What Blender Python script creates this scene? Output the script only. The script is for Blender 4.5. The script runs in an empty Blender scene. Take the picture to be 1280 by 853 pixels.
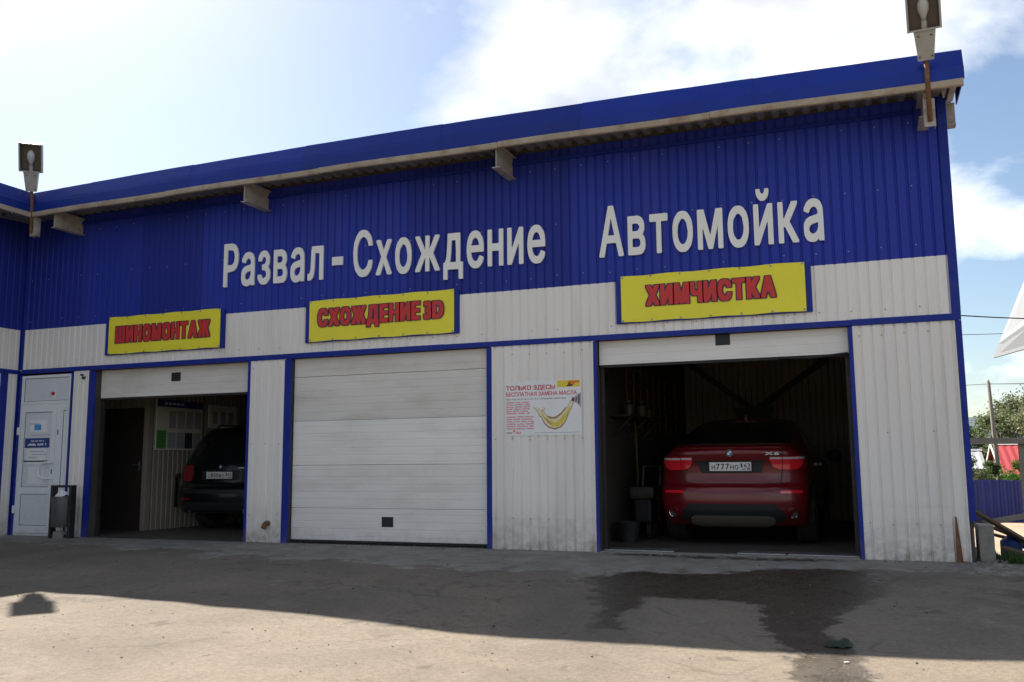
import bpy, bmesh, math, random
import numpy as np
from mathutils import Vector, Matrix
from mathutils.geometry import tessellate_polygon

R = math.radians
random.seed(7)
SC = bpy.context.scene
COL = SC.collection

# ------------------------------------------------------------------ camera
cam = bpy.data.cameras.new('camera')
cam.sensor_width = 36.0
cam.lens = 32.247
cam.clip_start = 0.05
cam.clip_end = 5000
cam_o = bpy.data.objects.new('camera', cam)
COL.objects.link(cam_o)
YAW, PIT, ROL = 0.376277, 0.134295, -0.0074896
fw = Vector((-math.sin(YAW)*math.cos(PIT), math.cos(YAW)*math.cos(PIT), math.sin(PIT)))
r0 = Vector((math.cos(YAW), math.sin(YAW), 0)); u0 = r0.cross(fw)
rt = r0*math.cos(ROL) + u0*math.sin(ROL); up = rt.cross(fw)
M3 = Matrix((rt, up, -fw)).transposed()
cam_o.matrix_world = Matrix.Translation((0, -10.7532, 1.0318)) @ M3.to_4x4()
SC.camera = cam_o

# ------------------------------------------------------------------ sky, sun, exposure
SUN = Vector((-4.90, 3.83, 5.48)).normalized()          # towards the sun
sun_el = math.asin(SUN.z); sun_az = math.atan2(SUN.x, SUN.y)
W = bpy.data.worlds.new('World'); SC.world = W; W.use_nodes = True
nt = W.node_tree; N = nt.nodes; L = nt.links; N.clear()
def nd(t, **k):
    n = N.new(t)
    for a, b in k.items(): setattr(n, a, b)
    return n
wout = nd('ShaderNodeOutputWorld')
sky = nd('ShaderNodeTexSky', sky_type='NISHITA', sun_disc=False)
sky.sun_elevation = sun_el; sky.sun_rotation = sun_az
sky.air_density = 1.0; sky.dust_density = 0.62; sky.ozone_density = 1.0
bg1 = nd('ShaderNodeBackground'); bg1.inputs['Strength'].default_value = 0.042
L.new(sky.outputs[0], bg1.inputs[0])
tc = nd('ShaderNodeTexCoord')
sep = nd('ShaderNodeSeparateXYZ'); L.new(tc.outputs['Generated'], sep.inputs[0])
def wm(op, a, b=None, clamp=False):
    n = nd('ShaderNodeMath', operation=op, use_clamp=clamp)
    for i, v in enumerate((a, b)):
        if v is None: continue
        if isinstance(v, (int, float)): n.inputs[i].default_value = v
        else: L.new(v, n.inputs[i])
    return n.outputs[0]
zc = wm('ADD', wm('MAXIMUM', sep.outputs[2], 0.0), 0.28)
comb = nd('ShaderNodeCombineXYZ')
L.new(wm('DIVIDE', sep.outputs[0], zc), comb.inputs[0]); L.new(wm('DIVIDE', sep.outputs[1], zc), comb.inputs[1])
mp = nd('ShaderNodeMapping'); mp.inputs['Location'].default_value = (0.35, 0.1, 3.3)
L.new(comb.outputs[0], mp.inputs[0])
n1 = nd('ShaderNodeTexNoise', noise_dimensions='3D'); n1.inputs['Scale'].default_value = 2.3
n1.inputs['Detail'].default_value = 9; n1.inputs['Roughness'].default_value = 0.56; n1.inputs['Distortion'].default_value = 0.15
L.new(mp.outputs[0], n1.inputs['Vector'])
# more cloud towards the sun and over the building, broken cumulus to the right of it
def bump_dir(d, width, amp):
    d = Vector(d).normalized()
    dp = nd('ShaderNodeVectorMath', operation='DOT_PRODUCT'); dp.inputs[1].default_value = d
    L.new(tc.outputs['Generated'], dp.inputs[0])
    e = wm('POWER', wm('MAXIMUM', dp.outputs['Value'], 0.0), width)
    return wm('MULTIPLY', e, amp)
cov = n1.outputs['Fac']
for d, w_, a_ in (((-0.283, 0.858, 0.428), 60, 0.22), ((-0.62, 0.68, 0.41), 22, -0.20), ((0.114, 0.967, 0.226), 900, 0.09), ((-0.03, 0.905, 0.43), 150, 0.12), ((0.124, 0.94, 0.319), 500, -0.17), ((0.111, 0.98, 0.166), 1500, -0.16), ((0.108, 0.988, 0.113), 1500, 0.03)):
    cov = wm('ADD', cov, bump_dir(d, w_, a_))
ramp = nd('ShaderNodeValToRGB')
ramp.color_ramp.elements[0].position = 0.435; ramp.color_ramp.elements[0].color = (0, 0, 0, 1)
ramp.color_ramp.elements[1].position = 0.62; ramp.color_ramp.elements[1].color = (1, 1, 1, 1)
L.new(cov, ramp.inputs[0])
n2 = nd('ShaderNodeTexNoise'); n2.inputs['Scale'].default_value = 3.1; n2.inputs['Detail'].default_value = 6
mp2 = nd('ShaderNodeMapping'); mp2.inputs['Location'].default_value = (0.42, 0.02, 7.0)
L.new(comb.outputs[0], mp2.inputs[0]); L.new(mp2.outputs[0], n2.inputs['Vector'])
r2 = nd('ShaderNodeValToRGB')
r2.color_ramp.elements[0].position = 0.32; r2.color_ramp.elements[0].color = (0.46, 0.48, 0.52, 1)
r2.color_ramp.elements[1].position = 0.62; r2.color_ramp.elements[1].color = (0.86, 0.87, 0.88, 1)
L.new(n2.outputs['Fac'], r2.inputs[0])
# clouds are brighter near the sun
sd = bump_dir(SUN, 6, 0.10)
bg2 = nd('ShaderNodeBackground'); L.new(r2.outputs[0], bg2.inputs[0])
# cloud bases overhead are greyer than the sunlit sides seen lower down
low = wm('SUBTRACT', 0.60, wm('MULTIPLY', wm('MAXIMUM', sep.outputs[2], 0.0), 0.30))
L.new(wm('ADD', sd, low), bg2.inputs['Strength'])
mx = nd('ShaderNodeMixShader')
L.new(wm('MULTIPLY', ramp.outputs[0], 0.93), mx.inputs[0]); L.new(bg1.outputs[0], mx.inputs[1]); L.new(bg2.outputs[0], mx.inputs[2])
L.new(mx.outputs[0], wout.inputs[0])

sun = bpy.data.lights.new('sun', 'SUN'); sun.energy = 3.8; sun.angle = R(0.53); sun.color = (1.0, 0.93, 0.82)
sun_o = bpy.data.objects.new('sun', sun); COL.objects.link(sun_o)
sun_o.rotation_euler = (-SUN).to_track_quat('-Z', 'Y').to_euler(); sun_o.location = (-20, 14, 22)

vs = SC.view_settings
vs.view_transform = 'Standard'; vs.look = 'None'; vs.gamma = 1.0; vs.exposure = 1.76
vs.use_curve_mapping = False
SC.render.engine = 'CYCLES'
SC.cycles.use_denoising = True
SC.cycles.max_bounces = 8; SC.cycles.diffuse_bounces = 5; SC.cycles.glossy_bounces = 4
SC.cycles.transmission_bounces = 6; SC.cycles.transparent_max_bounces = 8
SC.cycles.caustics_reflective = False; SC.cycles.caustics_refractive = False

# ------------------------------------------------------------------ materials
MATS = {}
def mat(name, col, rough=0.5, metal=0.0, var=0.12, vscale=3.0, bump=0.0, bscale=60.0, coat=0.0, dirt=None, stretch=(1, 1, 1),
        ground_dirt=None, trans=0.0, ior=1.45, emit=None, obj=False, spec=0.5, speck=None, alpha=None):
    """procedural material: base colour with two-scale variation, optional grime, streaks, splash near the ground and relief"""
    if name in MATS: return MATS[name]
    m = bpy.data.materials.new(name); m.use_nodes = True
    t = m.node_tree; n_ = t.nodes; l = t.links
    b = n_['Principled BSDF']
    b.inputs['Metallic'].default_value = metal; b.inputs['Roughness'].default_value = rough
    b.inputs['Coat Weight'].default_value = coat; b.inputs['Coat Roughness'].default_value = 0.06
    b.inputs['Transmission Weight'].default_value = trans; b.inputs['IOR'].default_value = ior
    b.inputs['Specular IOR Level'].default_value = spec
    if alpha is not None: b.inputs['Alpha'].default_value = alpha
    if obj:
        g = n_.new('ShaderNodeTexCoord'); vec = g.outputs['Object']
    else:
        g = n_.new('ShaderNodeNewGeometry'); vec = g.outputs['Position']
    mpn = n_.new('ShaderNodeMapping'); mpn.inputs['Scale'].default_value = stretch; l.new(vec, mpn.inputs[0])
    def noise(sc, det=4, ro=.55, v=None, off=None):
        k = n_.new('ShaderNodeTexNoise'); k.inputs['Scale'].default_value = sc; k.inputs['Detail'].default_value = det; k.inputs['Roughness'].default_value = ro
        l.new(v or mpn.outputs[0], k.inputs['Vector']); return k.outputs['Fac']
    def ramp_(f, a, b_, ca=(0, 0, 0, 1), cb=(1, 1, 1, 1)):
        k = n_.new('ShaderNodeValToRGB'); k.color_ramp.elements[0].position = a; k.color_ramp.elements[0].color = ca
        k.color_ramp.elements[1].position = b_; k.color_ramp.elements[1].color = cb; l.new(f, k.inputs[0]); return k.outputs[0]
    def mix(f, a, b_, bt='MIX'):
        k = n_.new('ShaderNodeMix'); k.data_type = 'RGBA'; k.blend_type = bt
        for s, v in ((0, f), (6, a), (7, b_)):
            if isinstance(v, (float, int)): k.inputs[s].default_value = v
            elif isinstance(v, tuple): k.inputs[s].default_value = v
            else: l.new(v, k.inputs[s])
        return k.outputs[2]
    def mth(op, a, b_):
        k = n_.new('ShaderNodeMath'); k.operation = op; k.use_clamp = op != 'SUBTRACT'
        for i, v in enumerate((a, b_)):
            if isinstance(v, (float, int)): k.inputs[i].default_value = v
            else: l.new(v, k.inputs[i])
        return k.outputs[0]
    c4 = (*col, 1)
    lo = tuple(max(0, c*(1-var)) for c in col)+(1,); hi = tuple(min(1, c*(1+var*.7)) for c in col)+(1,)
    f1 = noise(vscale); c = ramp_(f1, .3, .7, lo, hi)
    f2 = noise(vscale*9, 3); c = mix(.5*min(1, var*3), c, ramp_(f2, .25, .75, lo, hi))
    if dirt:
        dc, amt, ds = dirt
        k = ramp_(noise(ds, 7, .65), .5, .78); c = mix(mth('MULTIPLY', k, amt), c, (*dc, 1))
    if speck:
        pc, pa, ps, th = speck
        k = ramp_(noise(ps, 2, .5, vec), th, th+.04); c = mix(mth('MULTIPLY', k, pa), c, (*pc, 1))
    if ground_dirt:
        gc, h, ga = ground_dirt
        sx = n_.new('ShaderNodeSeparateXYZ'); gp = n_.new('ShaderNodeNewGeometry'); l.new(gp.outputs['Position'], sx.inputs[0])
        k = n_.new('ShaderNodeMapRange'); k.inputs['From Min'].default_value = h; k.inputs['From Max'].default_value = -.05; l.new(sx.outputs[2], k.inputs['Value'])
        kk = mth('MULTIPLY', mth('MULTIPLY', k.outputs[0], k.outputs[0]), mth('MULTIPLY', ramp_(noise(7, 6, .7, vec), .3, .68), ga))
        c = mix(kk, c, (*gc, 1))
    l.new(c, b.inputs['Base Color'])
    rr = n_.new('ShaderNodeMapRange'); rr.inputs['To Min'].default_value = max(0.02, rough-.1*min(1, rough*2)); rr.inputs['To Max'].default_value = min(1, rough+.12*min(1, rough*2))
    l.new(f2, rr.inputs['Value']); l.new(rr.outputs[0], b.inputs['Roughness'])
    if bump:
        bp = n_.new('ShaderNodeBump'); bp.inputs['Strength'].default_value = 1.0; bp.inputs['Distance'].default_value = bump
        l.new(noise(bscale, 4, .6), bp.inputs['Height']); l.new(bp.outputs[0], b.inputs['Normal'])
    if emit:
        b.inputs['Emission Color'].default_value = (*emit[0], 1); b.inputs['Emission Strength'].default_value = emit[1]
    MATS[name] = m
    return m

DUST = (.20, .155, .11)
mat('white_sheet', (.87, .815, .765), .46, var=.05, vscale=1.2, stretch=(1, 1, .12), dirt=((.40, .35, .30), .30, 2.6), ground_dirt=(DUST, .75, .95), bump=.0025, bscale=7, speck=((.12, .08, .05), .5, 55, .745))
mat('white_sheet_side', (.84, .80, .765), .42, var=.05, vscale=1.2, stretch=(1, 1, .12), dirt=((.40, .35, .30), .3, 2.6), ground_dirt=(DUST, .5, .7))
mat('blue_sheet', (.020, .036, .315), .50, var=.10, vscale=1.3, stretch=(1, 1, .15), dirt=((.05, .055, .26), .35, 2.3), bump=.0015, bscale=8)
mat('blue_trim', (.009, .026, .26), .45, var=.10, vscale=3, dirt=((.06, .06, .13), .4, 6), bump=.0015, bscale=12, ground_dirt=(DUST, .4, .6))
mat('blue_fascia', (.008, .030, .27), .48, var=.10, vscale=2, dirt=((.03, .04, .20), .4, 5), bump=.006, bscale=3.2)
mat('gutter_metal', (.40, .33, .25), .6, var=.2, vscale=4, dirt=((.20, .09, .035), .85, 5), bump=.003, bscale=40)
mat('beam_paint', (.42, .38, .34), .6, var=.15, vscale=6, dirt=((.19, .08, .03), .9, 9), bump=.003, bscale=50)
mat('rust', (.17, .075, .032), .85, var=.4, vscale=14, dirt=((.32, .25, .18), .6, 10), bump=.004, bscale=60)
mat('soffit_zinc', (.34, .33, .33), .5, metal=.4, var=.2, vscale=3, dirt=((.13, .09, .06), .6, 4))
mat('gate_panel', (.88, .835, .79), .42, var=.05, vscale=2.2, stretch=(.3, 1, 1), dirt=((.46, .40, .33), .38, 3.2), ground_dirt=(DUST, .4, .6), bump=.0012, bscale=6)
mat('gate_panel_aged', (.74, .69, .635), .45, var=.07, vscale=2.2, stretch=(.3, 1, 1), dirt=((.40, .33, .26), .5, 3.2), bump=.0012, bscale=6)
mat('rubber', (.02, .02, .02), .75, var=.3, vscale=20, dirt=((.10, .085, .07), .5, 9))
mat('tyre_rubber', (.022, .021, .02), .8, var=.3, vscale=20, dirt=((.12, .10, .08), .6, 9), bump=.002, bscale=90, obj=True)
mat('black_plastic', (.018, .018, .02), .5, var=.2, vscale=12)
mat('letter_white', (.87, .85, .81), .5, var=.05, vscale=3, dirt=((.7, .66, .60), .3, 6))
mat('banner_yellow', (.88, .78, .045), .5, var=.05, vscale=1.5, dirt=((.78, .66, .04), .6, 2.0), bump=.010, bscale=3.5)
mat('print_red', (.60, .035, .03), .5, var=.06, vscale=4)
mat('print_outline', (.06, .02, .06), .5, var=.08, vscale=4)
mat('upvc', (.80, .80, .81), .3, var=.03, vscale=2, dirt=((.5, .46, .42), .25, 6), ground_dirt=(DUST, .3, .6))
mat('upvc_panel', (.70, .70, .73), .28, var=.03, vscale=2, dirt=((.5, .46, .42), .25, 6), ground_dirt=(DUST, .3, .5))
mat('paper', (.84, .82, .81), .55, var=.04, vscale=6, bump=.002, bscale=9)
mat('paper_blue', (.02, .05, .24), .5, var=.06, vscale=6)
mat('ink_dark', (.05, .05, .07), .6, var=.1)
mat('ink_grey', (.38, .38, .40), .6, var=.1)
mat('ink_red', (.62, .03, .09), .55, var=.05)
mat('ink_pink', (.70, .22, .28), .55, var=.1, vscale=30)
mat('ink_gold', (.72, .55, .08), .4, var=.25, vscale=14)
mat('ink_gold_dark', (.33, .20, .06), .45, var=.3, vscale=14)
mat('ink_cream', (.80, .70, .48), .45, var=.12, vscale=20)
mat('ink_yellow', (.80, .62, .03), .5, var=.05)
mat('ink_orange', (.78, .22, .02), .5, var=.1)
mat('ink_maroon', (.16, .03, .03), .5, var=.1)
mat('ink_green', (.10, .38, .06), .5, var=.1)
mat('ink_lightblue', (.05, .30, .66), .5, var=.1)
mat('ink_white', (.78, .78, .78), .5, var=.04)
mat('door_dark', (.035, .026, .022), .5, var=.2, vscale=5)
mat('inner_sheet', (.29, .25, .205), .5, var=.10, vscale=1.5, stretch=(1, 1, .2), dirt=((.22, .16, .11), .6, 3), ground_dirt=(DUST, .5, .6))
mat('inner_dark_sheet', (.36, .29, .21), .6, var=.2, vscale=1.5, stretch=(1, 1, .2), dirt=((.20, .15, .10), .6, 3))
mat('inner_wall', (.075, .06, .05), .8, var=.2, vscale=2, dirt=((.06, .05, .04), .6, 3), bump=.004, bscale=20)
mat('dark_steel', (.022, .020, .021), .55, var=.25, vscale=9, dirt=((.12, .06, .03), .5, 8))
mat('steel', (.42, .42, .43), .38, metal=.8, var=.15, vscale=9, dirt=((.2, .13, .08), .4, 12))
mat('lamp_body', (.40, .38, .34), .45, var=.1, vscale=9, dirt=((.26, .20, .14), .4, 10))
mat('lamp_reflector', (.13, .105, .085), .35, var=.15, vscale=12)
mat('lamp_glass', (.50, .49, .45), .15, var=.03, vscale=10, obj=True)
mat('bin_dark', (.022, .022, .026), .5, var=.2, vscale=9, dirt=((.12, .10, .08), .4, 12))
mat('bin_grey', (.10, .095, .092), .5, metal=.3, var=.2, vscale=9, dirt=((.10, .075, .05), .6, 14))
mat('concrete', (.27, .25, .22), .85, var=.2, vscale=4, dirt=((.13, .115, .095), .6, 5), bump=.008, bscale=35)
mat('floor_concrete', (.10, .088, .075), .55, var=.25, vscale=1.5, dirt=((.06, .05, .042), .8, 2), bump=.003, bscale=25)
mat('car_red', (.150, .006, .009), .30, metal=.1, var=.06, vscale=3, coat=.40, dirt=((.09, .02, .018), .25, 7), obj=True)
mat('car_black', (.008, .008, .010), .25, metal=.1, var=.1, vscale=3, coat=1.0, dirt=((.04, .035, .03), .25, 7), obj=True)
mat('car_glass', (.010, .011, .012), .05, var=.05, coat=.3, obj=True)
mat('light_red', (.78, .02, .035), .12, var=.08, vscale=14, coat=1.0, obj=True)
mat('light_deep_red', (.26, .006, .012), .12, var=.08, vscale=14, coat=1.0, obj=True)
mat('light_clear', (.62, .56, .58), .12, var=.08, vscale=20, coat=1.0, obj=True)
mat('chrome', (.62, .62, .62), .12, metal=1.0, var=.05, vscale=9, obj=True)
mat('silver_plastic', (.15, .135, .115), .4, metal=.3, var=.1, vscale=9, dirt=((.13, .10, .08), .5, 9), obj=True)
mat('plate_white', (.72, .72, .70), .4, var=.04, vscale=20, dirt=((.45, .40, .34), .3, 22), obj=True)
mat('emblem_blue', (.03, .16, .50), .25, var=.05, coat=.6, obj=True)
mat('alloy', (.34, .34, .35), .3, metal=.9, var=.1, vscale=10, dirt=((.10, .085, .07), .5, 10), obj=True)
mat('lift_blue', (.015, .05, .22), .4, var=.1)
mat('signal_red', (.50, .02, .015), .3, var=.1)
mat('extinguisher_red', (.42, .018, .014), .3, var=.1, coat=.4)
mat('hose_yellow', (.11, .08, .025), .55, var=.2, vscale=9)
mat('plastic_cream', (.065, .055, .04), .5, var=.15, vscale=8)
mat('wood_grey', (.27, .235, .195), .8, var=.22, vscale=3, stretch=(1, 12, 12), dirt=((.12, .10, .08), .5, 6), bump=.004, bscale=25)
mat('wood_brown', (.15, .105, .07), .8, var=.3, vscale=4, stretch=(1, 9, 9), dirt=((.05, .04, .03), .5, 6), bump=.004, bscale=25, obj=True)
mat('fence_blue', (.012, .022, .17), .42, var=.12, vscale=1.0, dirt=((.04, .045, .12), .4, 3))
mat('roof_red', (.36, .035, .04), .5, var=.08, vscale=1)
mat('roof_zinc', (.50, .52, .54), .45, metal=.3, var=.1, vscale=1)
mat('house_wall', (.30, .24, .18), .8, var=.15, vscale=1)
mat('house_white', (.62, .60, .55), .7, var=.1, vscale=1)
mat('pole_wood', (.20, .175, .15), .85, var=.2, vscale=2, stretch=(8, 8, 1))
mat('cable_black', (.03, .03, .035), .6, var=.1)
mat('sand', (.40, .29, .19), .9, var=.15, vscale=2, dirt=((.26, .19, .125), .6, 4), bump=.02, bscale=10)
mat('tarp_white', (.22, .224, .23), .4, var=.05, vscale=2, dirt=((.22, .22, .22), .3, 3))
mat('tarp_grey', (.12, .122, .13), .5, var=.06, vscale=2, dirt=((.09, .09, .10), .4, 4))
mat('bark', (.13, .105, .085), .9, var=.3, vscale=6, bump=.01, bscale=20)
mat('bark_pale', (.36, .34, .30), .8, var=.3, vscale=6, dirt=((.06, .05, .045), .8, 7))
mat('leaf_mid', (.075, .115, .035), .55, var=.45, vscale=.8)
mat('leaf_pale', (.15, .175, .085), .55, var=.4, vscale=.8)
mat('leaf_bright', (.075, .15, .02), .5, var=.4, vscale=1.2)
mat('grass_blade', (.055, .11, .02), .6, var=.4, vscale=5)
mat('hill_forest_hazed', (.055, .085, .105), .95, var=.3, vscale=.02, bump=2.0, bscale=.08)  # blue of the distant haze is mixed into the forest colour
mat('rag_green', (.016, .034, .022), .65, var=.3, vscale=14, bump=.006, bscale=60)
mat('stone', (.20, .175, .15), .9, var=.35, vscale=30)
mat('stone_dark', (.05, .045, .042), .9, var=.35, vscale=30)
mat('barrel_blue', (.02, .06, .25), .45, var=.15)

for k in ('blue_sheet', 'blue_fascia', 'blue_trim'): MATS[k].node_tree.nodes['Principled BSDF'].inputs['Specular IOR Level'].default_value = .28
# neighbouring sheets have faded a little differently
for k in ('blue_sheet', 'white_sheet', 'blue_fascia', 'gate_panel', 'fence_blue'):
    t = MATS[k].node_tree; b = t.nodes['Principled BSDF']; oi = t.nodes.new('ShaderNodeObjectInfo'); mr = t.nodes.new('ShaderNodeMapRange')
    lo_, hi_ = (.80, 1.14) if 'blue' in k else (.93, 1.0)
    mr.inputs['To Min'].default_value = lo_; mr.inputs['To Max'].default_value = hi_; t.links.new(oi.outputs['Random'], mr.inputs['Value'])
    mu = t.nodes.new('ShaderNodeVectorMath'); mu.operation = 'SCALE'; t.links.new(b.inputs['Base Color'].links[0].from_socket, mu.inputs[0]); t.links.new(mr.outputs[0], mu.inputs['Scale']); t.links.new(mu.outputs[0], b.inputs['Base Color'])
# leaves let light through
for k in ('leaf_mid', 'leaf_pale', 'leaf_bright', 'grass_blade'):
    t = MATS[k].node_tree; b = t.nodes['Principled BSDF']; o = t.nodes['Material Output']
    tr = t.nodes.new('ShaderNodeBsdfTranslucent'); mxs = t.nodes.new('ShaderNodeMixShader'); mxs.inputs[0].default_value = .45
    t.links.new(b.inputs['Base Color'].links[0].from_socket, tr.inputs[0])
    t.links.new(b.outputs[0], mxs.inputs[1]); t.links.new(tr.outputs[0], mxs.inputs[2]); t.links.new(mxs.outputs[0], o.inputs[0])
# fine horizontal ribbing pressed into the sectional gate panels
for k in ('gate_panel', 'gate_panel_aged'):
    t = MATS[k].node_tree; b = t.nodes['Principled BSDF']
    g = t.nodes.new('ShaderNodeNewGeometry'); w_ = t.nodes.new('ShaderNodeTexWave'); w_.wave_type = 'BANDS'; w_.bands_direction = 'Z'
    w_.inputs['Scale'].default_value = 3.2; w_.inputs['Distortion'].default_value = 0.0
    t.links.new(g.outputs['Position'], w_.inputs['Vector'])
    rp = t.nodes.new('ShaderNodeValToRGB'); rp.color_ramp.elements[0].position = 0.0; rp.color_ramp.elements[1].position = .06
    t.links.new(w_.outputs['Fac'], rp.inputs[0])
    bp = t.nodes.new('ShaderNodeBump'); bp.inputs['Strength'].default_value = .8; bp.inputs['Distance'].default_value = .0028
    t.links.new(rp.outputs[0], bp.inputs['Height'])
    old = b.inputs['Normal'].links[0].from_socket; t.links.new(old, bp.inputs['Normal']); t.links.new(bp.outputs[0], b.inputs['Normal'])

# ------------------------------------------------------------------ mesh helpers
class MB:
    def __init__(s): s.v = []; s.f = []; s.m = []
    def add(s, vs_, fs, mi=0):
        o = len(s.v); s.v += [tuple(v) for v in vs_]; s.f += [tuple(i+o for i in f) for f in fs]; s.m += [mi]*len(fs); return s
    def box(s, x0, x1, y0, y1, z0, z1, mi=0, bev=0.0, M=None):
        if bev <= 0:
            vs_ = [(x, y, z) for z in (z0, z1) for y in (y0, y1) for x in (x0, x1)]
            fs = [(0, 2, 3, 1), (4, 5, 7, 6), (0, 1, 5, 4), (1, 3, 7, 5), (3, 2, 6, 7), (2, 0, 4, 6)]
        else:
            bm = bmesh.new(); bmesh.ops.create_cube(bm, size=1)
            for v in bm.verts: v.co = Vector(((x0+x1)/2+v.co.x*(x1-x0), (y0+y1)/2+v.co.y*(y1-y0), (z0+z1)/2+v.co.z*(z1-z0)))
            bmesh.ops.bevel(bm, geom=bm.edges[:], offset=min(bev, .45*min(x1-x0, y1-y0, z1-z0)), segments=2, profile=.6, affect='EDGES')
            bm.verts.index_update(); vs_ = [v.co.copy() for v in bm.verts]; fs = [[v.index for v in f.verts] for f in bm.faces]; bm.free()
        if M is not None: vs_ = [M @ Vector(v) for v in vs_]
        return s.add(vs_, fs, mi)
    def tube(s, pts, r, n=8, mi=0, cap=True):
        pts = [Vector(p) for p in pts]; rs = r if isinstance(r, (list, tuple)) else [r]*len(pts)
        vs_ = []; fs = []
        t = (pts[1]-pts[0]).normalized(); a = Vector((0, 0, 1)) if abs(t.z) < .9 else Vector((1, 0, 0)); nx = t.cross(a).normalized()
        for i, p in enumerate(pts):
            t = (pts[min(i+1, len(pts)-1)]-pts[max(i-1, 0)]).normalized()
            nx = (nx-t*nx.dot(t)).normalized(); ny = t.cross(nx)
            for k in range(n):
                an = 2*math.pi*k/n; vs_.append(p+(nx*math.cos(an)+ny*math.sin(an))*rs[i])
        for i in range(len(pts)-1):
            for k in range(n):
                fs.append((i*n+k, i*n+(k+1) % n, (i+1)*n+(k+1) % n, (i+1)*n+k))
        if cap: fs += [tuple(range(n))[::-1], tuple(range((len(pts)-1)*n, len(pts)*n))]
        return s.add(vs_, fs, mi)
    def lathe(s, prof, n=32, axis='x', c=(0, 0, 0), mi=0, close=False):
        vs_ = []; fs = []; m = len(prof)
        for k in range(n):
            an = 2*math.pi*k/n
            for (a, r) in prof:
                u, w_ = r*math.cos(an), r*math.sin(an)
                p = {'x': (a, u, w_), 'y': (u, a, w_), 'z': (u, w_, a)}[axis]
                vs_.append((p[0]+c[0], p[1]+c[1], p[2]+c[2]))
        for k in range(n):
            for i in range(m if close else m-1):
                j = (i+1) % m
                fs.append((k*m+i, ((k+1) % n)*m+i, ((k+1) % n)*m+j, k*m+j))
        return s.add(vs_, fs, mi)
    def prism(s, poly, y0, y1, mi=0, plane='xz'):
        """polygon in a plane extruded along the remaining axis"""
        def P(a, b, c): return {'xz': (a, c, b), 'yz': (c, a, b), 'xy': (a, b, c)}[plane]
        n = len(poly); vs_ = [P(a, b, y0) for a, b in poly]+[P(a, b, y1) for a, b in poly]
        fs = [(i, (i+1) % n, (i+1) % n+n, i+n) for i in range(n)]+[tuple(range(n))[::-1], tuple(range(n, 2*n))]
        return s.add(vs_, fs, mi)
    def mesh(s, name):
        me = bpy.data.meshes.new(name); me.from_pydata(s.v, [], s.f)
        if any(s.m): me.polygons.foreach_set('material_index', s.m)
        me.update(); return me
    def build(s, name, mats, parent=None, smooth=False, fixn=True):
        me = s.mesh(name)
        if fixn:
            bm = bmesh.new(); bm.from_mesh(me); bmesh.ops.recalc_face_normals(bm, faces=bm.faces[:]); bm.to_mesh(me); bm.free()
        if isinstance(mats, str): mats = [mats]
        for m in mats: me.materials.append(MATS[m])
        if smooth:
            me.shade_smooth()
            if smooth is not True: me.set_sharp_from_angle(angle=R(smooth))
        return link(name, me, parent)
def link(name, me, parent=None):
    o = bpy.data.objects.new(name, me); COL.objects.link(o)
    if parent is not None:
        o.parent = parent; o.matrix_parent_inverse = parent_world(parent).inverted()
    return o
def parent_world(p):
    m = Matrix.LocRotScale(p.location, p.rotation_euler, p.scale)
    if p.parent: m = parent_world(p.parent) @ p.matrix_parent_inverse @ m
    return m
def thing(name, label, cat, loc=(0, 0, 0), group=None, rz=0):
    o = bpy.data.objects.new(name, None); COL.objects.link(o); o.empty_display_size = .2
    o.location = loc; o.rotation_euler = (0, 0, rz); return tag(o, label, cat, group)
def tag(o, label, cat, group=None):
    o['label'] = label; o['category'] = cat
    if group: o['group'] = group
    return o
def struct(o, kind='structure'):
    o['kind'] = kind; return o
def bx(name, m, parent, *a, bev=0.0, M=None):
    return MB().box(*a, bev=bev, M=M).build(name, m, parent)
def place(o, M):
    """move a parentless/child object made at the origin"""
    o.matrix_basis = M; return o

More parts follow.
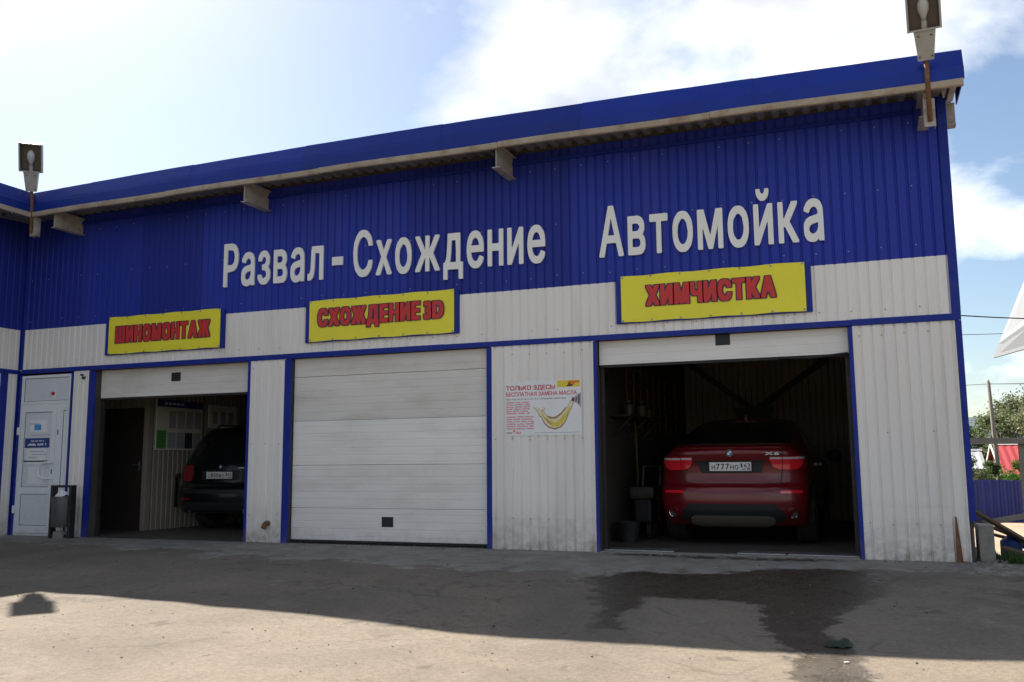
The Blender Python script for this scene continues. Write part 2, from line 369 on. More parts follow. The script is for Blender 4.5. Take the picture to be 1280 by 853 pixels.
# ------------------------------------------------------------------ lettering: outline of a glyph thickened by a distance field
_gl = {}
def glyph_field(ch, sx, pad, cell):
    key = (ch, sx, pad, cell)
    if key in _gl: return _gl[key]
    cu = bpy.data.curves.new('g', 'FONT'); cu.body = ch; cu.size = 1.0; cu.resolution_u = 6
    ob = bpy.data.objects.new('g', cu); COL.objects.link(ob)
    dg = bpy.context.evaluated_depsgraph_get()
    cv = ob.to_curve(dg); loops = []
    for sp in cv.splines:
        bpt = sp.bezier_points; n = len(bpt); lp = []
        for a in range(n):
            p, q_ = bpt[a], bpt[(a+1) % n]; P0, P1, P2, P3 = (np.array(v[:2]) for v in (p.co, p.handle_right, q_.handle_left, q_.co))
            m = 1 if abs(np.cross(np.append(P3-P0, 0), np.append(P1-P0, 0))[2])+abs(np.cross(np.append(P3-P0, 0), np.append(P2-P0, 0))[2]) < 1e-7 else 8
            for k in range(m):
                t_ = k/m; lp.append(((1-t_)**3*P0+3*t_*(1-t_)**2*P1+3*t_*t_*(1-t_)*P2+t_**3*P3)*np.array([sx, 1.0]))
        loops.append(np.array(lp))
    ob.to_curve_clear(); bpy.data.objects.remove(ob); bpy.data.curves.remove(cu)
    V = np.concatenate(loops)
    mn = V.min(0)-pad-2*cell; mxx = V.max(0)+pad+2*cell
    xs = np.arange(mn[0], mxx[0]+cell, cell); ys = np.arange(mn[1], mxx[1]+cell, cell)
    X, Y = np.meshgrid(xs, ys, indexing='ij')
    wn = np.zeros(X.shape, int); D = np.full(X.shape, 1e9)
    for lp in loops:
        for a in range(len(lp)):
            p, q_ = lp[a-1], lp[a]
            cr = (q_[0]-p[0])*(Y-p[1])-(q_[1]-p[1])*(X-p[0])
            wn += ((p[1] <= Y) & (q_[1] > Y) & (cr > 0)).astype(int)-((p[1] > Y) & (q_[1] <= Y) & (cr < 0)).astype(int)
            ns = max(1, int(np.hypot(*(q_-p))/(cell*.7)))
            for k in range(ns):
                c_ = p+(q_-p)*k/ns
                D = np.minimum(D, (np.abs(X-c_[0])**9+np.abs(Y-c_[1])**9)**(1/9))
    ins = wn != 0
    _gl[key] = (xs, ys, np.where(ins, -D, D), V.min(0), V.max(0))
    return _gl[key]
def contours(xs, ys, F, iso):
    G = F-iso; nx, ny = G.shape; seg = {}
    def ip(i, j, k, l):
        a, b = G[i, j], G[k, l]; t = a/(a-b); return (xs[i]+(xs[k]-xs[i])*t, ys[j]+(ys[l]-ys[j])*t)
    inside = G < 0; pts = {}
    cells = np.argwhere((inside[:-1, :-1].astype(int)+inside[1:, :-1]+inside[1:, 1:]+inside[:-1, 1:]) % 4 != 0)
    for i, j in cells:
        c = [(i, j), (i+1, j), (i+1, j+1), (i, j+1)]; s = [inside[p] for p in c]; cr = []
        for k in range(4):
            a, b = c[k], c[(k+1) % 4]
            if s[k] != s[(k+1) % 4]:
                e = (min(a, b), max(a, b)); pts[e] = ip(*e[0], *e[1]); cr.append((e, s[k]))
        # walk with the inside on the left: enter where going outside->inside
        outs = [e for e, f in cr if f]; ins_ = [e for e, f in cr if not f]
        if len(cr) == 2: seg[outs[0]] = ins_[0]
        else:
            order = [e for e, f in cr]
            for k, (e, f) in enumerate(cr):
                if f: seg[e] = order[(k+1) % 4]
    loops = []; left = dict(seg)
    while left:
        st = next(iter(left)); lp = []; e = st
        while e in left:
            lp.append(pts[e]); e = left.pop(e)
        if len(lp) > 3: loops.append(simplify(lp))
    return loops
def simplify(lp):
    out = []; n = len(lp); tol = 4e-4
    keep = []
    i = 0
    P = np.array(lp)
    for i in range(n):
        a, b, c = P[i-1], P[i], P[(i+1) % n]
        d = c-a; l_ = np.hypot(*d)
        if l_ < 1e-9: continue
        if abs(d[0]*(b[1]-a[1])-d[1]*(b[0]-a[0]))/l_ > tol or i % 12 == 0: keep.append(tuple(b))
    return keep if len(keep) > 2 else lp
def area(l):
    a = np.array(l); b = np.roll(a, -1, 0); return .5*np.sum(a[:, 0]*b[:, 1]-b[:, 0]*a[:, 1])
def glyph_mesh(mb, loops, tf, y_front, y_back, mi=0):
    """loops in glyph plane -> solid between two y planes; tf maps (gx, gy) to (x, z)"""
    from collections import defaultdict
    loops = [l for l in loops if abs(area(l)) > 1e-5]
    if not loops: return
    sg = np.sign(area(max(loops, key=lambda l: abs(area(l)))))
    outer = [l for l in loops if np.sign(area(l)) == sg]; holes = [l for l in loops if np.sign(area(l)) != sg]
    def inside(p, l):
        c = False; n = len(l)
        for i in range(n):
            (x1, y1), (x2, y2) = l[i], l[i-1]
            if (y1 > p[1]) != (y2 > p[1]) and p[0] < (x2-x1)*(p[1]-y1)/(y2-y1)+x1: c = not c
        return c
    for o in outer:
        grp = [o]+[h for h in holes if inside(h[0], o)]
        allp = [p for g in grp for p in g]
        tris = tessellate_polygon([[Vector((p[0], p[1], 0)) for p in g] for g in grp])
        n = len(allp); W2 = [tf(*p) for p in allp]
        vs_ = [(x, y_front, z) for x, z in W2]
        fs = [tuple(t) for t in tris]
        if y_back is not None:
            vs_ += [(x, y_back, z) for x, z in W2]; k = 0
            for g in grp:
                m = len(g)
                for i in range(m): fs.append((k+i, k+(i+1) % m, n+k+(i+1) % m, n+k+i))
                k += m
        mb.add(vs_, fs, mi)
CAP = .727
def layout(s, sx, bold, gap, space, cell):
    """returns [(char, field, x offset)] and total width; y runs from -bold to CAP+bold for capitals"""
    out = []; x = 0
    for ch in s:
        if ch == ' ': x += space; continue
        f = glyph_field(ch, sx, bold, cell)
        w_ = f[4][0]-f[3][0]+2*bold
        out.append((ch, f, x-(f[3][0]-bold))); x += w_+gap
    return out, x-gap
def letters(s, x0, x1, zfun, h, y_front, y_back, name, mats, parent, sx=.8, bold=.03, outline=0.0, gap=.05, space=.3, cell=.02, single=False, yo=.0007):
    """one mesh per letter (or all in one when single), fitted between x0 and x1 with capital height h"""
    lay, wd = layout(s, sx, bold+outline, gap, space, cell)
    k = (x1-x0)/wd; kz = h/(CAP+2*(bold+outline)); res = []
    one = MB()
    for ch, f, ox in lay:
        mb = one if single else MB()
        tf = lambda a, b: (x0+(a+ox)*k, zfun(x0+(a+ox)*k)+(b+bold+outline)*kz)
        if outline:
            glyph_mesh(mb, contours(f[0], f[1], f[2], bold+outline), tf, y_front, y_back, 1)
            glyph_mesh(mb, contours(f[0], f[1], f[2], bold), tf, y_front-yo, None, 0)
        else:
            glyph_mesh(mb, contours(f[0], f[1], f[2], bold), tf, y_front, y_back, 0)
        if not single: res.append(mb.build(name, mats, parent))
    if single: res.append(one.build(name, mats, parent))
    return res

# ------------------------------------------------------------------ ground
def smooth(a, b, x):
    t = np.clip((x-a)/(b-a), 0, 1); return t*t*(3-2*t)
rng = np.random.default_rng(3)
_lat = rng.random((64, 64))
def vnoise(x, y):
    xi = np.floor(x).astype(int); yi = np.floor(y).astype(int); fx = x-xi; fy = y-yi
    fx = fx*fx*(3-2*fx); fy = fy*fy*(3-2*fy)
    g = lambda i, j: _lat[i % 64, j % 64]
    return (g(xi, yi)*(1-fx)+g(xi+1, yi)*fx)*(1-fy)+(g(xi, yi+1)*(1-fx)+g(xi+1, yi+1)*fx)*fy
def ground_z(x, y):
    x = np.asarray(x, float); y = np.asarray(y, float)
    s = np.interp(x, [-14, -9, -6.9, -5.05, -3.7, -2.5, -1.0, 0, .8, 4], [.02, .02, .0215, .028, .037, .045, .043, .038, .034, .03])
    d = np.clip(-y, 0, None); dd = np.where(d < 6, d, 6+(1-np.exp(-(d-6)/6))*4)
    z = -s*dd
    side = smooth(.95, 1.35, x)
    fall = np.interp(y, [0, .5, 8, 30, 60, 1000], [0, 0, .62, 1.28, 1.6, 6])
    z = z-side*fall-(1-side)*smooth(7.6, 12, y)*fall
    near = smooth(-9, -6, -np.abs(y+2))*smooth(.0, .25, -y+.0)
    z = z+near*((vnoise(x*.7+3, y*.7)-.5)*.03+(vnoise(x*2.3, y*2.3+9)-.5)*.012+(vnoise(x*7, y*7)-.5)*.004)*np.clip(d/1.0, 0, 1)
    return z
def geo(a, b, n): return list(np.sign(b-a)*np.geomspace(.2, abs(b-a), n)+a)
gx = sorted(set(geo(-14, -700, 26)+list(np.arange(-14, -9, .14))+list(np.arange(-9, 3.0, .055))+list(np.arange(3.0, 8, .2))+geo(8, 700, 26)))
gy = sorted(set(geo(-8.0, -500, 22)+list(np.arange(-8.0, .25, .055))+list(np.arange(.25, 14, .25))+geo(14, 900, 26)))
gx = np.array(gx); gy = np.array(gy)
GX, GY = np.meshgrid(gx, gy, indexing='ij'); GZ = ground_z(GX, GY)
def poly_sd(px, py, poly):
    d = np.full(px.shape, 1e9); ins = np.zeros(px.shape, bool); n = len(poly)
    for i in range(n):
        (x1, y1), (x2, y2) = poly[i], poly[i-1]
        ex, ey = x2-x1, y2-y1; t = np.clip(((px-x1)*ex+(py-y1)*ey)/(ex*ex+ey*ey), 0, 1)
        d = np.minimum(d, np.hypot(px-x1-t*ex, py-y1-t*ey))
        with np.errstate(divide='ignore', invalid='ignore'):
            c = ((y1 > py) != (y2 > py)) & (px < (x2-x1)*(py-y1)/(y2-y1)+x1)
        ins ^= c
    return np.where(ins, -d, d)
WET = [(-2.75, -1.75), (-2.45, -1.25), (-1.9, -1.35), (-1.35, -1.15), (-1.06, -.80), (0.02, -.85), (0.12, -1.4), (-.02, -2.2), (-.30, -3.1), (-.36, -3.6), (-.22, -4.2), (-.04, -5.0), (.20, -6.6), (-.38, -6.8), (-.52, -5.3), (-.68, -4.4), (-.95, -3.3), (-1.02, -2.75), (-1.5, -2.7), (-1.88, -2.75), (-1.88, -3.5), (-1.82, -4.0), (-2.06, -4.15), (-2.22, -3.3), (-2.45, -2.8)]
WET2 = [(-3.0, -.10), (-.6, -.06), (-.3, -.25), (-1.2, -.34), (-2.2, -.30), (-2.9, -.30)]
ii, jj = len(gx), len(gy)
idx = np.arange(ii*jj).reshape(ii, jj)
q = np.stack([idx[:-1, :-1], idx[1:, :-1], idx[1:, 1:], idx[:-1, 1:]], -1).reshape(-1, 4)
me = bpy.data.meshes.new('ground')
me.vertices.add(ii*jj); me.vertices.foreach_set('co', np.stack([GX, GY, GZ], -1).ravel())
me.loops.add(len(q)*4); me.loops.foreach_set('vertex_index', q.ravel())
me.polygons.add(len(q)); me.polygons.foreach_set('loop_start', np.arange(0, len(q)*4, 4)); me.polygons.foreach_set('loop_total', np.full(len(q), 4))
me.update(calc_edges=True); me.shade_smooth()
at = me.attributes.new('stain', 'FLOAT', 'POINT'); at.data.foreach_set('value', np.clip(-np.minimum(poly_sd(GX, GY, WET), poly_sd(GX, GY, WET2)), -1, 1).ravel())
edge = np.interp(GX, [-14, -11, -9.7, -7.2, -5.3, -3.9, -2.9, -1.5, 0, 1.2], [.5, .75, 1.0, 1.35, 1.6, 1.65, 1.45, 1.15, .8, .8])
at = me.attributes.new('apron', 'FLOAT', 'POINT'); at.data.foreach_set('value', np.clip((edge+GY), -2, 2).ravel())
dirtR = np.clip(smooth(-.2, 1.2, GX)*smooth(-4.5, -1.2, GY), 0, 1)
at = me.attributes.new('soil', 'FLOAT', 'POINT'); at.data.foreach_set('value', dirtR.ravel())
grass = np.maximum(smooth(29, 32, GY), smooth(40, 60, np.hypot(GX+5, GY)))
at = me.attributes.new('sandy', 'FLOAT', 'POINT'); at.data.foreach_set('value', (smooth(1.0, 1.6, GX)*smooth(.5, 1.5, GY)).ravel())
at = me.attributes.new('grassy', 'FLOAT', 'POINT'); at.data.foreach_set('value', grass.ravel())
ground = struct(link('ground', me))
gm = bpy.data.materials.new('yard_asphalt'); gm.use_nodes = True; me.materials.append(gm)
t = gm.node_tree; gn = t.nodes; gl = t.links; B = gn['Principled BSDF']
gpos = gn.new('ShaderNodeNewGeometry')
def gnoise(sc, det=5, ro=.6, dist=0):
    k = gn.new('ShaderNodeTexNoise'); k.inputs['Scale'].default_value = sc; k.inputs['Detail'].default_value = det; k.inputs['Roughness'].default_value = ro; k.inputs['Distortion'].default_value = dist
    gl.new(gpos.outputs['Position'], k.inputs['Vector']); return k.outputs['Fac']
def gramp(f, a, b, ca=(0, 0, 0, 1), cb=(1, 1, 1, 1)):
    k = gn.new('ShaderNodeValToRGB'); k.color_ramp.elements[0].position = a; k.color_ramp.elements[0].color = ca; k.color_ramp.elements[1].position = b; k.color_ramp.elements[1].color = cb
    gl.new(f, k.inputs[0]); return k.outputs[0]
def gmix(f, a, b, bt='MIX'):
    k = gn.new('ShaderNodeMix'); k.data_type = 'RGBA'; k.blend_type = bt
    for s, v in ((0, f), (6, a), (7, b)):
        if isinstance(v, (float, int)): k.inputs[s].default_value = v
        elif isinstance(v, tuple): k.inputs[s].default_value = v
        else: gl.new(v, k.inputs[s])
    return k.outputs[2]
def gmath(op, a, b, cl=True):
    k = gn.new('ShaderNodeMath'); k.operation = op; k.use_clamp = cl
    for i, v in enumerate((a, b)):
        if isinstance(v, (float, int)): k.inputs[i].default_value = v
        else: gl.new(v, k.inputs[i])
    return k.outputs[0]
def gattr(nm):
    k = gn.new('ShaderNodeAttribute'); k.attribute_name = nm; return k.outputs['Fac']
GCOL = (.255, .214, .165)
c = gramp(gnoise(.9, 6, .62, .3), .3, .7, (GCOL[0]*.86, GCOL[1]*.86, GCOL[2]*.88, 1), (GCOL[0]*1.1, GCOL[1]*1.08, GCOL[2]*1.05, 1))
c = gmix(.55, c, gramp(gnoise(60, 4, .7), .3, .7, (GCOL[0]*.70, GCOL[1]*.70, GCOL[2]*.72, 1), (GCOL[0]*1.22, GCOL[1]*1.2, GCOL[2]*1.18, 1)))
c = gmix(gmath('MULTIPLY', gramp(gnoise(190, 2, .5), .60, .68), .5), c, (.32, .29, .25, 1))       # pale grit
c = gmix(gmath('MULTIPLY', gramp(gnoise(130, 2, .5), .64, .69), .6), c, (.10, .085, .07, 1))      # dark grit
c = gmix(gmath('MULTIPLY', gramp(gnoise(2.3, 8, .72, .6), .57, .70), .45), c, (.17, .14, .11, 1))   # old oil and dirt marks
c = gmix(gmath('MULTIPLY', gramp(gnoise(6.5, 6, .7, .4), .63, .72), .5), c, (.22, .16, .10, 1))
c = gmix(gmath('MULTIPLY', gramp(gnoise(.55, 7, .65, .5), .46, .62), .38), c, (.125, .108, .092, 1))        # darker old patches
c = gmix(gmath('MULTIPLY', gramp(gnoise(1.35, 9, .72, .8), .53, .66), .40), c, (.29, .25, .205, 1))        # drifts of pale dust
c = gmix(.85, c, gramp(gnoise(24, 6, .72), .32, .68, (.62, .61, .60, 1), (1.0, 1.0, 1.0, 1)), 'MULTIPLY')
c = gmix(gmath('MULTIPLY', gramp(gnoise(4.2, 3, .5, .3), .66, .72), .55), c, (.07, .06, .05, 1))
vor = gn.new('ShaderNodeTexVoronoi'); vor.feature = 'DISTANCE_TO_EDGE'; vor.inputs['Scale'].default_value = .62
wv = gn.new('ShaderNodeVectorMath'); wv.operation = 'ADD'; nz_ = gn.new('ShaderNodeTexNoise'); nz_.inputs['Scale'].default_value = 2.2; nz_.inputs['Detail'].default_value = 6
gl.new(gpos.outputs['Position'], nz_.inputs['Vector']); sv = gn.new('ShaderNodeVectorMath'); sv.operation = 'SCALE'; sv.inputs['Scale'].default_value = .38
gl.new(nz_.outputs['Color'], sv.inputs[0]); gl.new(gpos.outputs['Position'], wv.inputs[0]); gl.new(sv.outputs[0], wv.inputs[1]); gl.new(wv.outputs[0], vor.inputs['Vector'])
crack = gmath('MULTIPLY', gramp(vor.outputs['Distance'], .004, .014, (1, 1, 1, 1), (0, 0, 0, 1)), gramp(gnoise(.8, 4, .6), .48, .60))
c = gmix(gmath('MULTIPLY', crack, .35), c, (.055, .046, .038, 1))
# concrete apron in front of the wall: paler, its edge crumbling
ap = gramp(gmath('ADD', gmath('MULTIPLY', gattr('apron'), .9, False), gmath('MULTIPLY', gmath('SUBTRACT', gnoise(1.5, 9, .68), .5, False), 2.4, False), False), -.08, .16)
ac = gramp(gnoise(3.0, 8, .7), .3, .72, (.19, .175, .155, 1), (.40, .375, .345, 1))
c = gmix(gmath('MULTIPLY', ap, .75), c, ac)
rim = gmath('MULTIPLY', gramp(gmath('ABSOLUTE', gmath('ADD', gattr('apron'), gmath('MULTIPLY', gmath('SUBTRACT', gnoise(1.5, 9, .68), .5, False), 2.6, False), False), 0, False), .0, .16, (1, 1, 1, 1), (0, 0, 0, 1)), gramp(gnoise(5, 6, .7), .45, .62))
c = gmix(gmath('MULTIPLY', rim, .7), c, (.46, .44, .41, 1))
# earth trodden in at the far corner
so = gmath('MULTIPLY', gattr('soil'), gramp(gnoise(3.4, 8, .75, .8), .44, .60))
c = gmix(gmath('MULTIPLY', so, .75), c, (.085, .062, .046, 1))
# water run out of the wash bay
wet = gramp(gmath('ADD', gattr('stain'), gmath('MULTIPLY', gmath('SUBTRACT', gnoise(4.5, 8, .72), .5, False), .80, False), False), -.12, .07)
wetc = gramp(gnoise(70, 4, .7), .3, .75, (.026, .021, .016, 1), (.105, .084, .060, 1))
c = gmix(gmath('MULTIPLY', wet, gramp(gnoise(1.6, 5, .6), .15, .6, (.70, .70, .70, 1), (.97, .97, .97, 1))), c, wetc)
c = gmix(gattr('sandy'), c, gramp(gnoise(1.1, 7, .7), .3, .7, (.27, .19, .125, 1), (.42, .31, .215, 1)))
gr = gattr('grassy')
c = gmix(gr, c, gramp(gnoise(.35, 6, .7), .35, .7, (.045, .075, .02, 1), (.10, .12, .045, 1)))
gl.new(c, B.inputs['Base Color'])
rg = gmix(wet, (.93, .93, .93, 1), gramp(gnoise(9, 6, .7), .35, .65, (.13, .13, .13, 1), (.52, .52, .52, 1)))
gl.new(rg, B.inputs['Roughness']); B.inputs['Specular IOR Level'].default_value = .3
bp1 = gn.new('ShaderNodeBump'); bp1.inputs['Distance'].default_value = .010; bp1.inputs['Strength'].default_value = .8; gl.new(gnoise(85, 5, .7), bp1.inputs['Height'])
bp2 = gn.new('ShaderNodeBump'); bp2.inputs['Distance'].default_value = .010; bp2.inputs['Strength'].default_value = .7; gl.new(gnoise(9, 6, .65), bp2.inputs['Height']); gl.new(bp1.outputs[0], bp2.inputs['Normal'])
gl.new(bp2.outputs[0], B.inputs['Normal'])
def gz(x, y): return float(ground_z(x, y))

# ------------------------------------------------------------------ the car service building
XC, XR = -12.78, 0.87
ZT0, ZT1, ZB, ZE = 2.53, 2.60, 3.245, 5.03
bld = thing('car_service_building', 'long blue and white corrugated metal car service building with three wide gates', 'building', (-6, 0, 0))
PITCH = .115
def sheets(parent, m, a, d, nrm, u0, u1, z0, z1, dep=.016, width=1.15, out=0.0, name='cladding_sheet', zfun=None):
    """trapezoid-profile metal sheets side by side; a = start point, d = direction along the wall, nrm = outward"""
    k0 = math.floor(u0/width+1e-6); u = u0; i = 0
    while u < u1-1e-4:
        e = min(u1, (math.floor(u/width+1e-6)+1)*width)
        us = [(u, None)]
        k = math.floor(u/PITCH)*PITCH
        pts = []
        while k < e+PITCH:
            for f, h in ((0, 0), (.012, 0), (.023, 1), (.104, 1), (.115, 0)): pts.append((k+f, h))
            k += PITCH
        xs_ = [p[0] for p in pts]; hs = [p[1] for p in pts]
        uu = [u]+[p for p in sorted(set(round(x, 5) for x in xs_)) if u+1e-4 < p < e-1e-4]+[e]
        mb = MB(); off = out+(.0016 if int(round(u/width)) % 2 else 0); vs_ = []
        jz = random.uniform(-.004, .004)
        for p in uu:
            h = float(np.interp(p, xs_, hs))*dep+off
            x = a[0]+d[0]*p+nrm[0]*h; y = a[1]+d[1]*p+nrm[1]*h
            top = z1 if zfun is None else zfun(p)
            vs_ += [(x, y, z0+jz*.5), (x, y, top)]
        mb.add(vs_, [(2*q_, 2*q_+2, 2*q_+3, 2*q_+1) for q_ in range(len(uu)-1)])
        mb.build(name, m, parent, fixn=False)
        u = e
    return
FR = ((0, 0), (1, 0), (0, -1))
def front(m, x0, x1, z0, z1, **k): sheets(bld, m, FR[0], FR[1], FR[2], x0, x1, z0, z1, **k)
front('blue_sheet', XC+.02, XR, ZB, ZE)
front('white_sheet', XC+.02, XR-.05, ZT1-.02, ZB, out=-.001)
for x0, x1, zs in ((-11.60, -11.27, .47), (-8.26, -7.65, .50), (-4.54, -3.16, .41), (-.19, .84, .60)):
    front('white_sheet', x0, x1, zs-.03, ZT0+.02)
    front('white_sheet', x0, x1, -.06, zs, out=-.003)
# backing wall between the openings
for x0, x1, z0, z1 in ((XC, XR-.01, 2.54, 5.27), (-11.60, -11.16, -.2, 2.54), (-8.28, -7.57, -.2, 2.54), (-4.58, -3.14, -.2, 2.54), (-.22, XR-.01, -.2, 2.54)):
    bx('wall_panel', 'inner_wall', bld, x0, x1, .006, .13, z0, z1)
# blue flashings
def strip(x0, x1, z0, z1, y0=-.024, m='blue_trim', bev=.004): return bx('trim_strip', m, bld, x0, x1, y0, .003, z0, z1, bev=bev)
xx = -12.70
for x1 in (-10.2, -7.7, -5.2, -2.7, -.2, XR+.035):
    strip(xx, x1-.002, ZT0+random.uniform(-.004, .004), ZT1+random.uniform(-.003, .003), -.030 - .002*(int(x1*10) % 2)); xx = x1
strip(XC+.022, XC+.09, ZT1+.002, ZB+.02, -.026)
for x0, x1, z0, z1 in ((-12.735, -12.69, 0, ZT0-.006), (-11.64, -11.605, 0, ZT0-.006), (-11.275, -11.15, 0, ZT0-.006), (-8.295, -8.25, -.02, ZT0-.006), (-7.67, -7.56, -.02, ZT0-.006), (-4.595, -4.525, -.03, ZT0-.006), (-3.175, -3.13, -.03, ZT0-.006), (-.235, -.190, -.03, ZT0-.006)):
    strip(x0, x1, z0, z1)
MB().box(.815, XR+.035, -.026, .0, ZT1+.002, 5.0).box(XR+.005, XR+.037, .0, .09, ZT1+.002, 5.0).build('corner_trim', 'blue_trim', bld)
MB().box(.845, XR+.033, -.022, .0, .42, ZT0-.005).box(XR+.005, XR+.033, .0, .06, .42, ZT0-.005).build('corner_trim', 'blue_trim', bld)
# right-hand end wall, back wall and inner partitions
EW = ((XR, 0), (0, 1), (1, 0))
sheets(bld, 'blue_sheet', *EW, .05, 7.4, ZB, 5.2, zfun=lambda u: 5.26+.045*u); sheets(bld, 'white_sheet_side', *EW, .05, 7.4, -.9, ZB, out=-.002)
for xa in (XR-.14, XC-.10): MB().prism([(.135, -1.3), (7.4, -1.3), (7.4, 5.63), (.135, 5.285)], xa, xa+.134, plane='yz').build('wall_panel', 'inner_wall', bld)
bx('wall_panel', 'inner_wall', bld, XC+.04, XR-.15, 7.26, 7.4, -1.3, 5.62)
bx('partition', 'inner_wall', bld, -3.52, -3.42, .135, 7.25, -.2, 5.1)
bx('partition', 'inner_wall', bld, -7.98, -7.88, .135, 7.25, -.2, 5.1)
# roof deck, corrugated sheets seen from below at the eave, gutter, tilted fascia
def bow(x): return .045*(1-((x+5.6)/6.7)**2)
MB().add([(-13.2, -.50, 5.30), (1.05, -.50, 5.30), (1.05, 7.7, 5.72), (-13.2, 7.7, 5.72), (-13.2, -.50, 5.24), (1.05, -.50, 5.24), (1.05, 7.7, 5.62), (-13.2, 7.7, 5.62)],
         [(0, 1, 2, 3), (4, 7, 6, 5), (0, 4, 5, 1), (1, 5, 6, 2), (2, 6, 7, 3), (3, 7, 4, 0)]).build('roof_deck', 'blue_fascia', bld)
def soffit(parent, a, d, n, u0, u1, depth_in, depth_out, z, bowf):
    u = u0
    while u < u1-.02:
        e = min(u1, u+1.05); mb = MB(); vs_ = []; cnt = 0; k = u
        while True:
            ph = (k % .17)/.17; h = .022 if ph < .42 else (-.022 if .5 < ph < .92 else 0)
            for dn in (depth_out, -depth_in):
                vs_.append((a[0]+d[0]*k+n[0]*dn, a[1]+d[1]*k+n[1]*dn, z+h+bowf(k)+(.05 if dn < 0 else 0)))
            cnt += 1
            if k >= e-1e-6: break
            k = min(e, k+.017)
        mb.add(vs_, [(2*i, 2*i+1, 2*i+3, 2*i+2) for i in range(cnt-1)]).build('soffit_sheet', 'soffit_zinc', parent, fixn=False); u = e
soffit(bld, (0, 0), (1, 0), (0, -1), -12.9, 1.0, .25, .60, 5.015, bow)
def fascia(parent, a, d, n, pieces, o_bot, back, bowf, cut0=0.0):
    """pieces of bent sheet along the eave: lip below, leaning-back face above; cut0 mitres the first piece"""
    prof = [(o_bot-.05, 4.975), (o_bot, 4.965), (o_bot+.006, 5.095), (o_bot-.018, 5.105), (o_bot-.028, 5.14), (o_bot-back, 5.315), (o_bot-back-.05, 5.29)]
    for pi, (u0, u1) in enumerate(pieces):
        nseg = max(2, int((u1-u0)/.13)); vs_ = []
        sh = .003*(pi % 2)
        for i in range(nseg+1):
            for j, (dn, z) in enumerate(prof):
                u = u0+(u1-u0)*i/nseg
                if pi == 0 and cut0: u = (u0+cut0*(o_bot-dn))+(u1-(u0+cut0*(o_bot-dn)))*i/nseg
                w_ = (vnoise(np.array(u*1.7+5), np.array(j*.5+2.0))-.5)*.022+(vnoise(np.array(u*5.5), np.array(j*.9))-.5)*.012
                if j in (1, 2): w_ *= .35
                if j >= 4: w_ *= .45
                zz = z+sh+bowf(u)*(1+.7*(j >= 4))+float(w_)*.35*(j >= 3)
                p = (a[0]+d[0]*u+n[0]*(dn+float(w_)*.6+sh), a[1]+d[1]*u+n[1]*(dn+float(w_)*.6+sh), zz); vs_.append(p)
        m = len(prof)
        MB().add(vs_, [(i*m+j, (i+1)*m+j, (i+1)*m+j+1, i*m+j+1) for i in range(nseg) for j in range(m-1)]).build('fascia_panel', 'blue_fascia', parent, smooth=9, fixn=False)
cuts = [-12.0, -10.9, -9.0, -7.05, -5.0, -3.1, -1.1, 1.05]
fascia(bld, (0, 0), (1, 0), (0, -1), [(cuts[i], cuts[i+1]+.02*(i < 6)) for i in range(7)], .62, .10, bow, cut0=-1.0)
MB().prism([(-.62, 4.975), (-.622, 5.095), (-.52, 5.305), (.3, 5.33), (.3, 5.02), (-.57, 4.97)], 1.036, 1.046, plane='yz').build('verge_plate', 'blue_fascia', bld)
# gutter strip in pieces
for i in range(5):
    u0 = -11.98+i*2.604; u1 = u0+2.60; mb = MB(); n_ = 10; vs_ = []
    for k in range(n_+1):
        x = u0+(u1-u0)*k/n_; dz = bow(x)+.006*math.sin(x*2.1+i)
        for y, z in ((-.585, 4.895), (-.60, 4.885), (-.635, 4.89), (-.642, 4.905), (-.642, 4.955), (-.63, 4.965), (-.585, 4.965)): vs_.append((x, y, z+dz))
    mb.add(vs_, [(k*7+j, (k+1)*7+j, (k+1)*7+(j+1) % 7, k*7+(j+1) % 7) for k in range(n_) for j in range(7)]+[tuple(range(7)), tuple(range(n_*7, n_*7+7))])
    mb.build('gutter', 'gutter_metal', bld, smooth=35)
# roof beams that run out under the eave
def ibeam(x, y0, y1, z0, z1, fw_=.055, tw=.006, tf=.010):
    MB().box(x-tw, x+tw, y0, y1, z0+tf, z1-tf).box(x-fw_, x+fw_, y0-.002, y1, z0, z0+tf).box(x-fw_, x+fw_, y0-.002, y1, z1-tf, z1).build('roof_beam', 'beam_paint', bld)
for x in (-11.58, -8.03, -4.22): ibeam(x, -.57, .02, 4.70, 4.985+bow(x)-.03)
ibeam(.66, -.46, .02, 4.66, 4.93)
MB().box(XR+.03, XR+.13, .02, .16, 4.70, 4.712).box(XR+.03, XR+.13, .08, .09, 4.72, 4.93).box(XR+.03, XR+.13, .02, .16, 4.94, 4.95).build('purlin_end', 'beam_paint', bld)
# batten under the soffit along the wall head
xx = -12.3
for x1 in (-9.1, -5.9, -2.7, .55):
    bx('wall_head_rail', 'blue_trim', bld, xx, x1-.004, -.045, -.014, 4.86+bow(x1)*.6, 4.90+bow(x1)*.6); xx = x1

# screw heads in rows along the sheets
def screws(rows, m, label):
    mb = MB(); rnd = random.Random(9)
    for z, x0, x1, st in rows:
        x = x0
        while x < x1:
            if rnd.random() < .8: mb.lathe([(-.020, 0), (-.019, .006), (-.013, .009)], 6, 'y', (x+rnd.uniform(-.006, .006), 0, z+rnd.uniform(-.01, .01)))
            x += st
    for i_, v_ in enumerate(mb.v): mb.v[i_] = (v_[0], v_[1]-.005, v_[2])
    o = mb.build('screw_heads', m, bld); struct(o, 'stuff')
screws([(z, -12.6, .75, .345) for z in (3.38, 4.05, 4.78)], 'steel', '')
screws([(z, x0, x1, .23) for x0, x1 in ((-8.2, -7.7), (-4.47, -3.2), (-.12, .8)) for z in (.38, 1.35, 2.42)]+[(2.7, -12.6, .75, .345)], 'beam_paint', '')
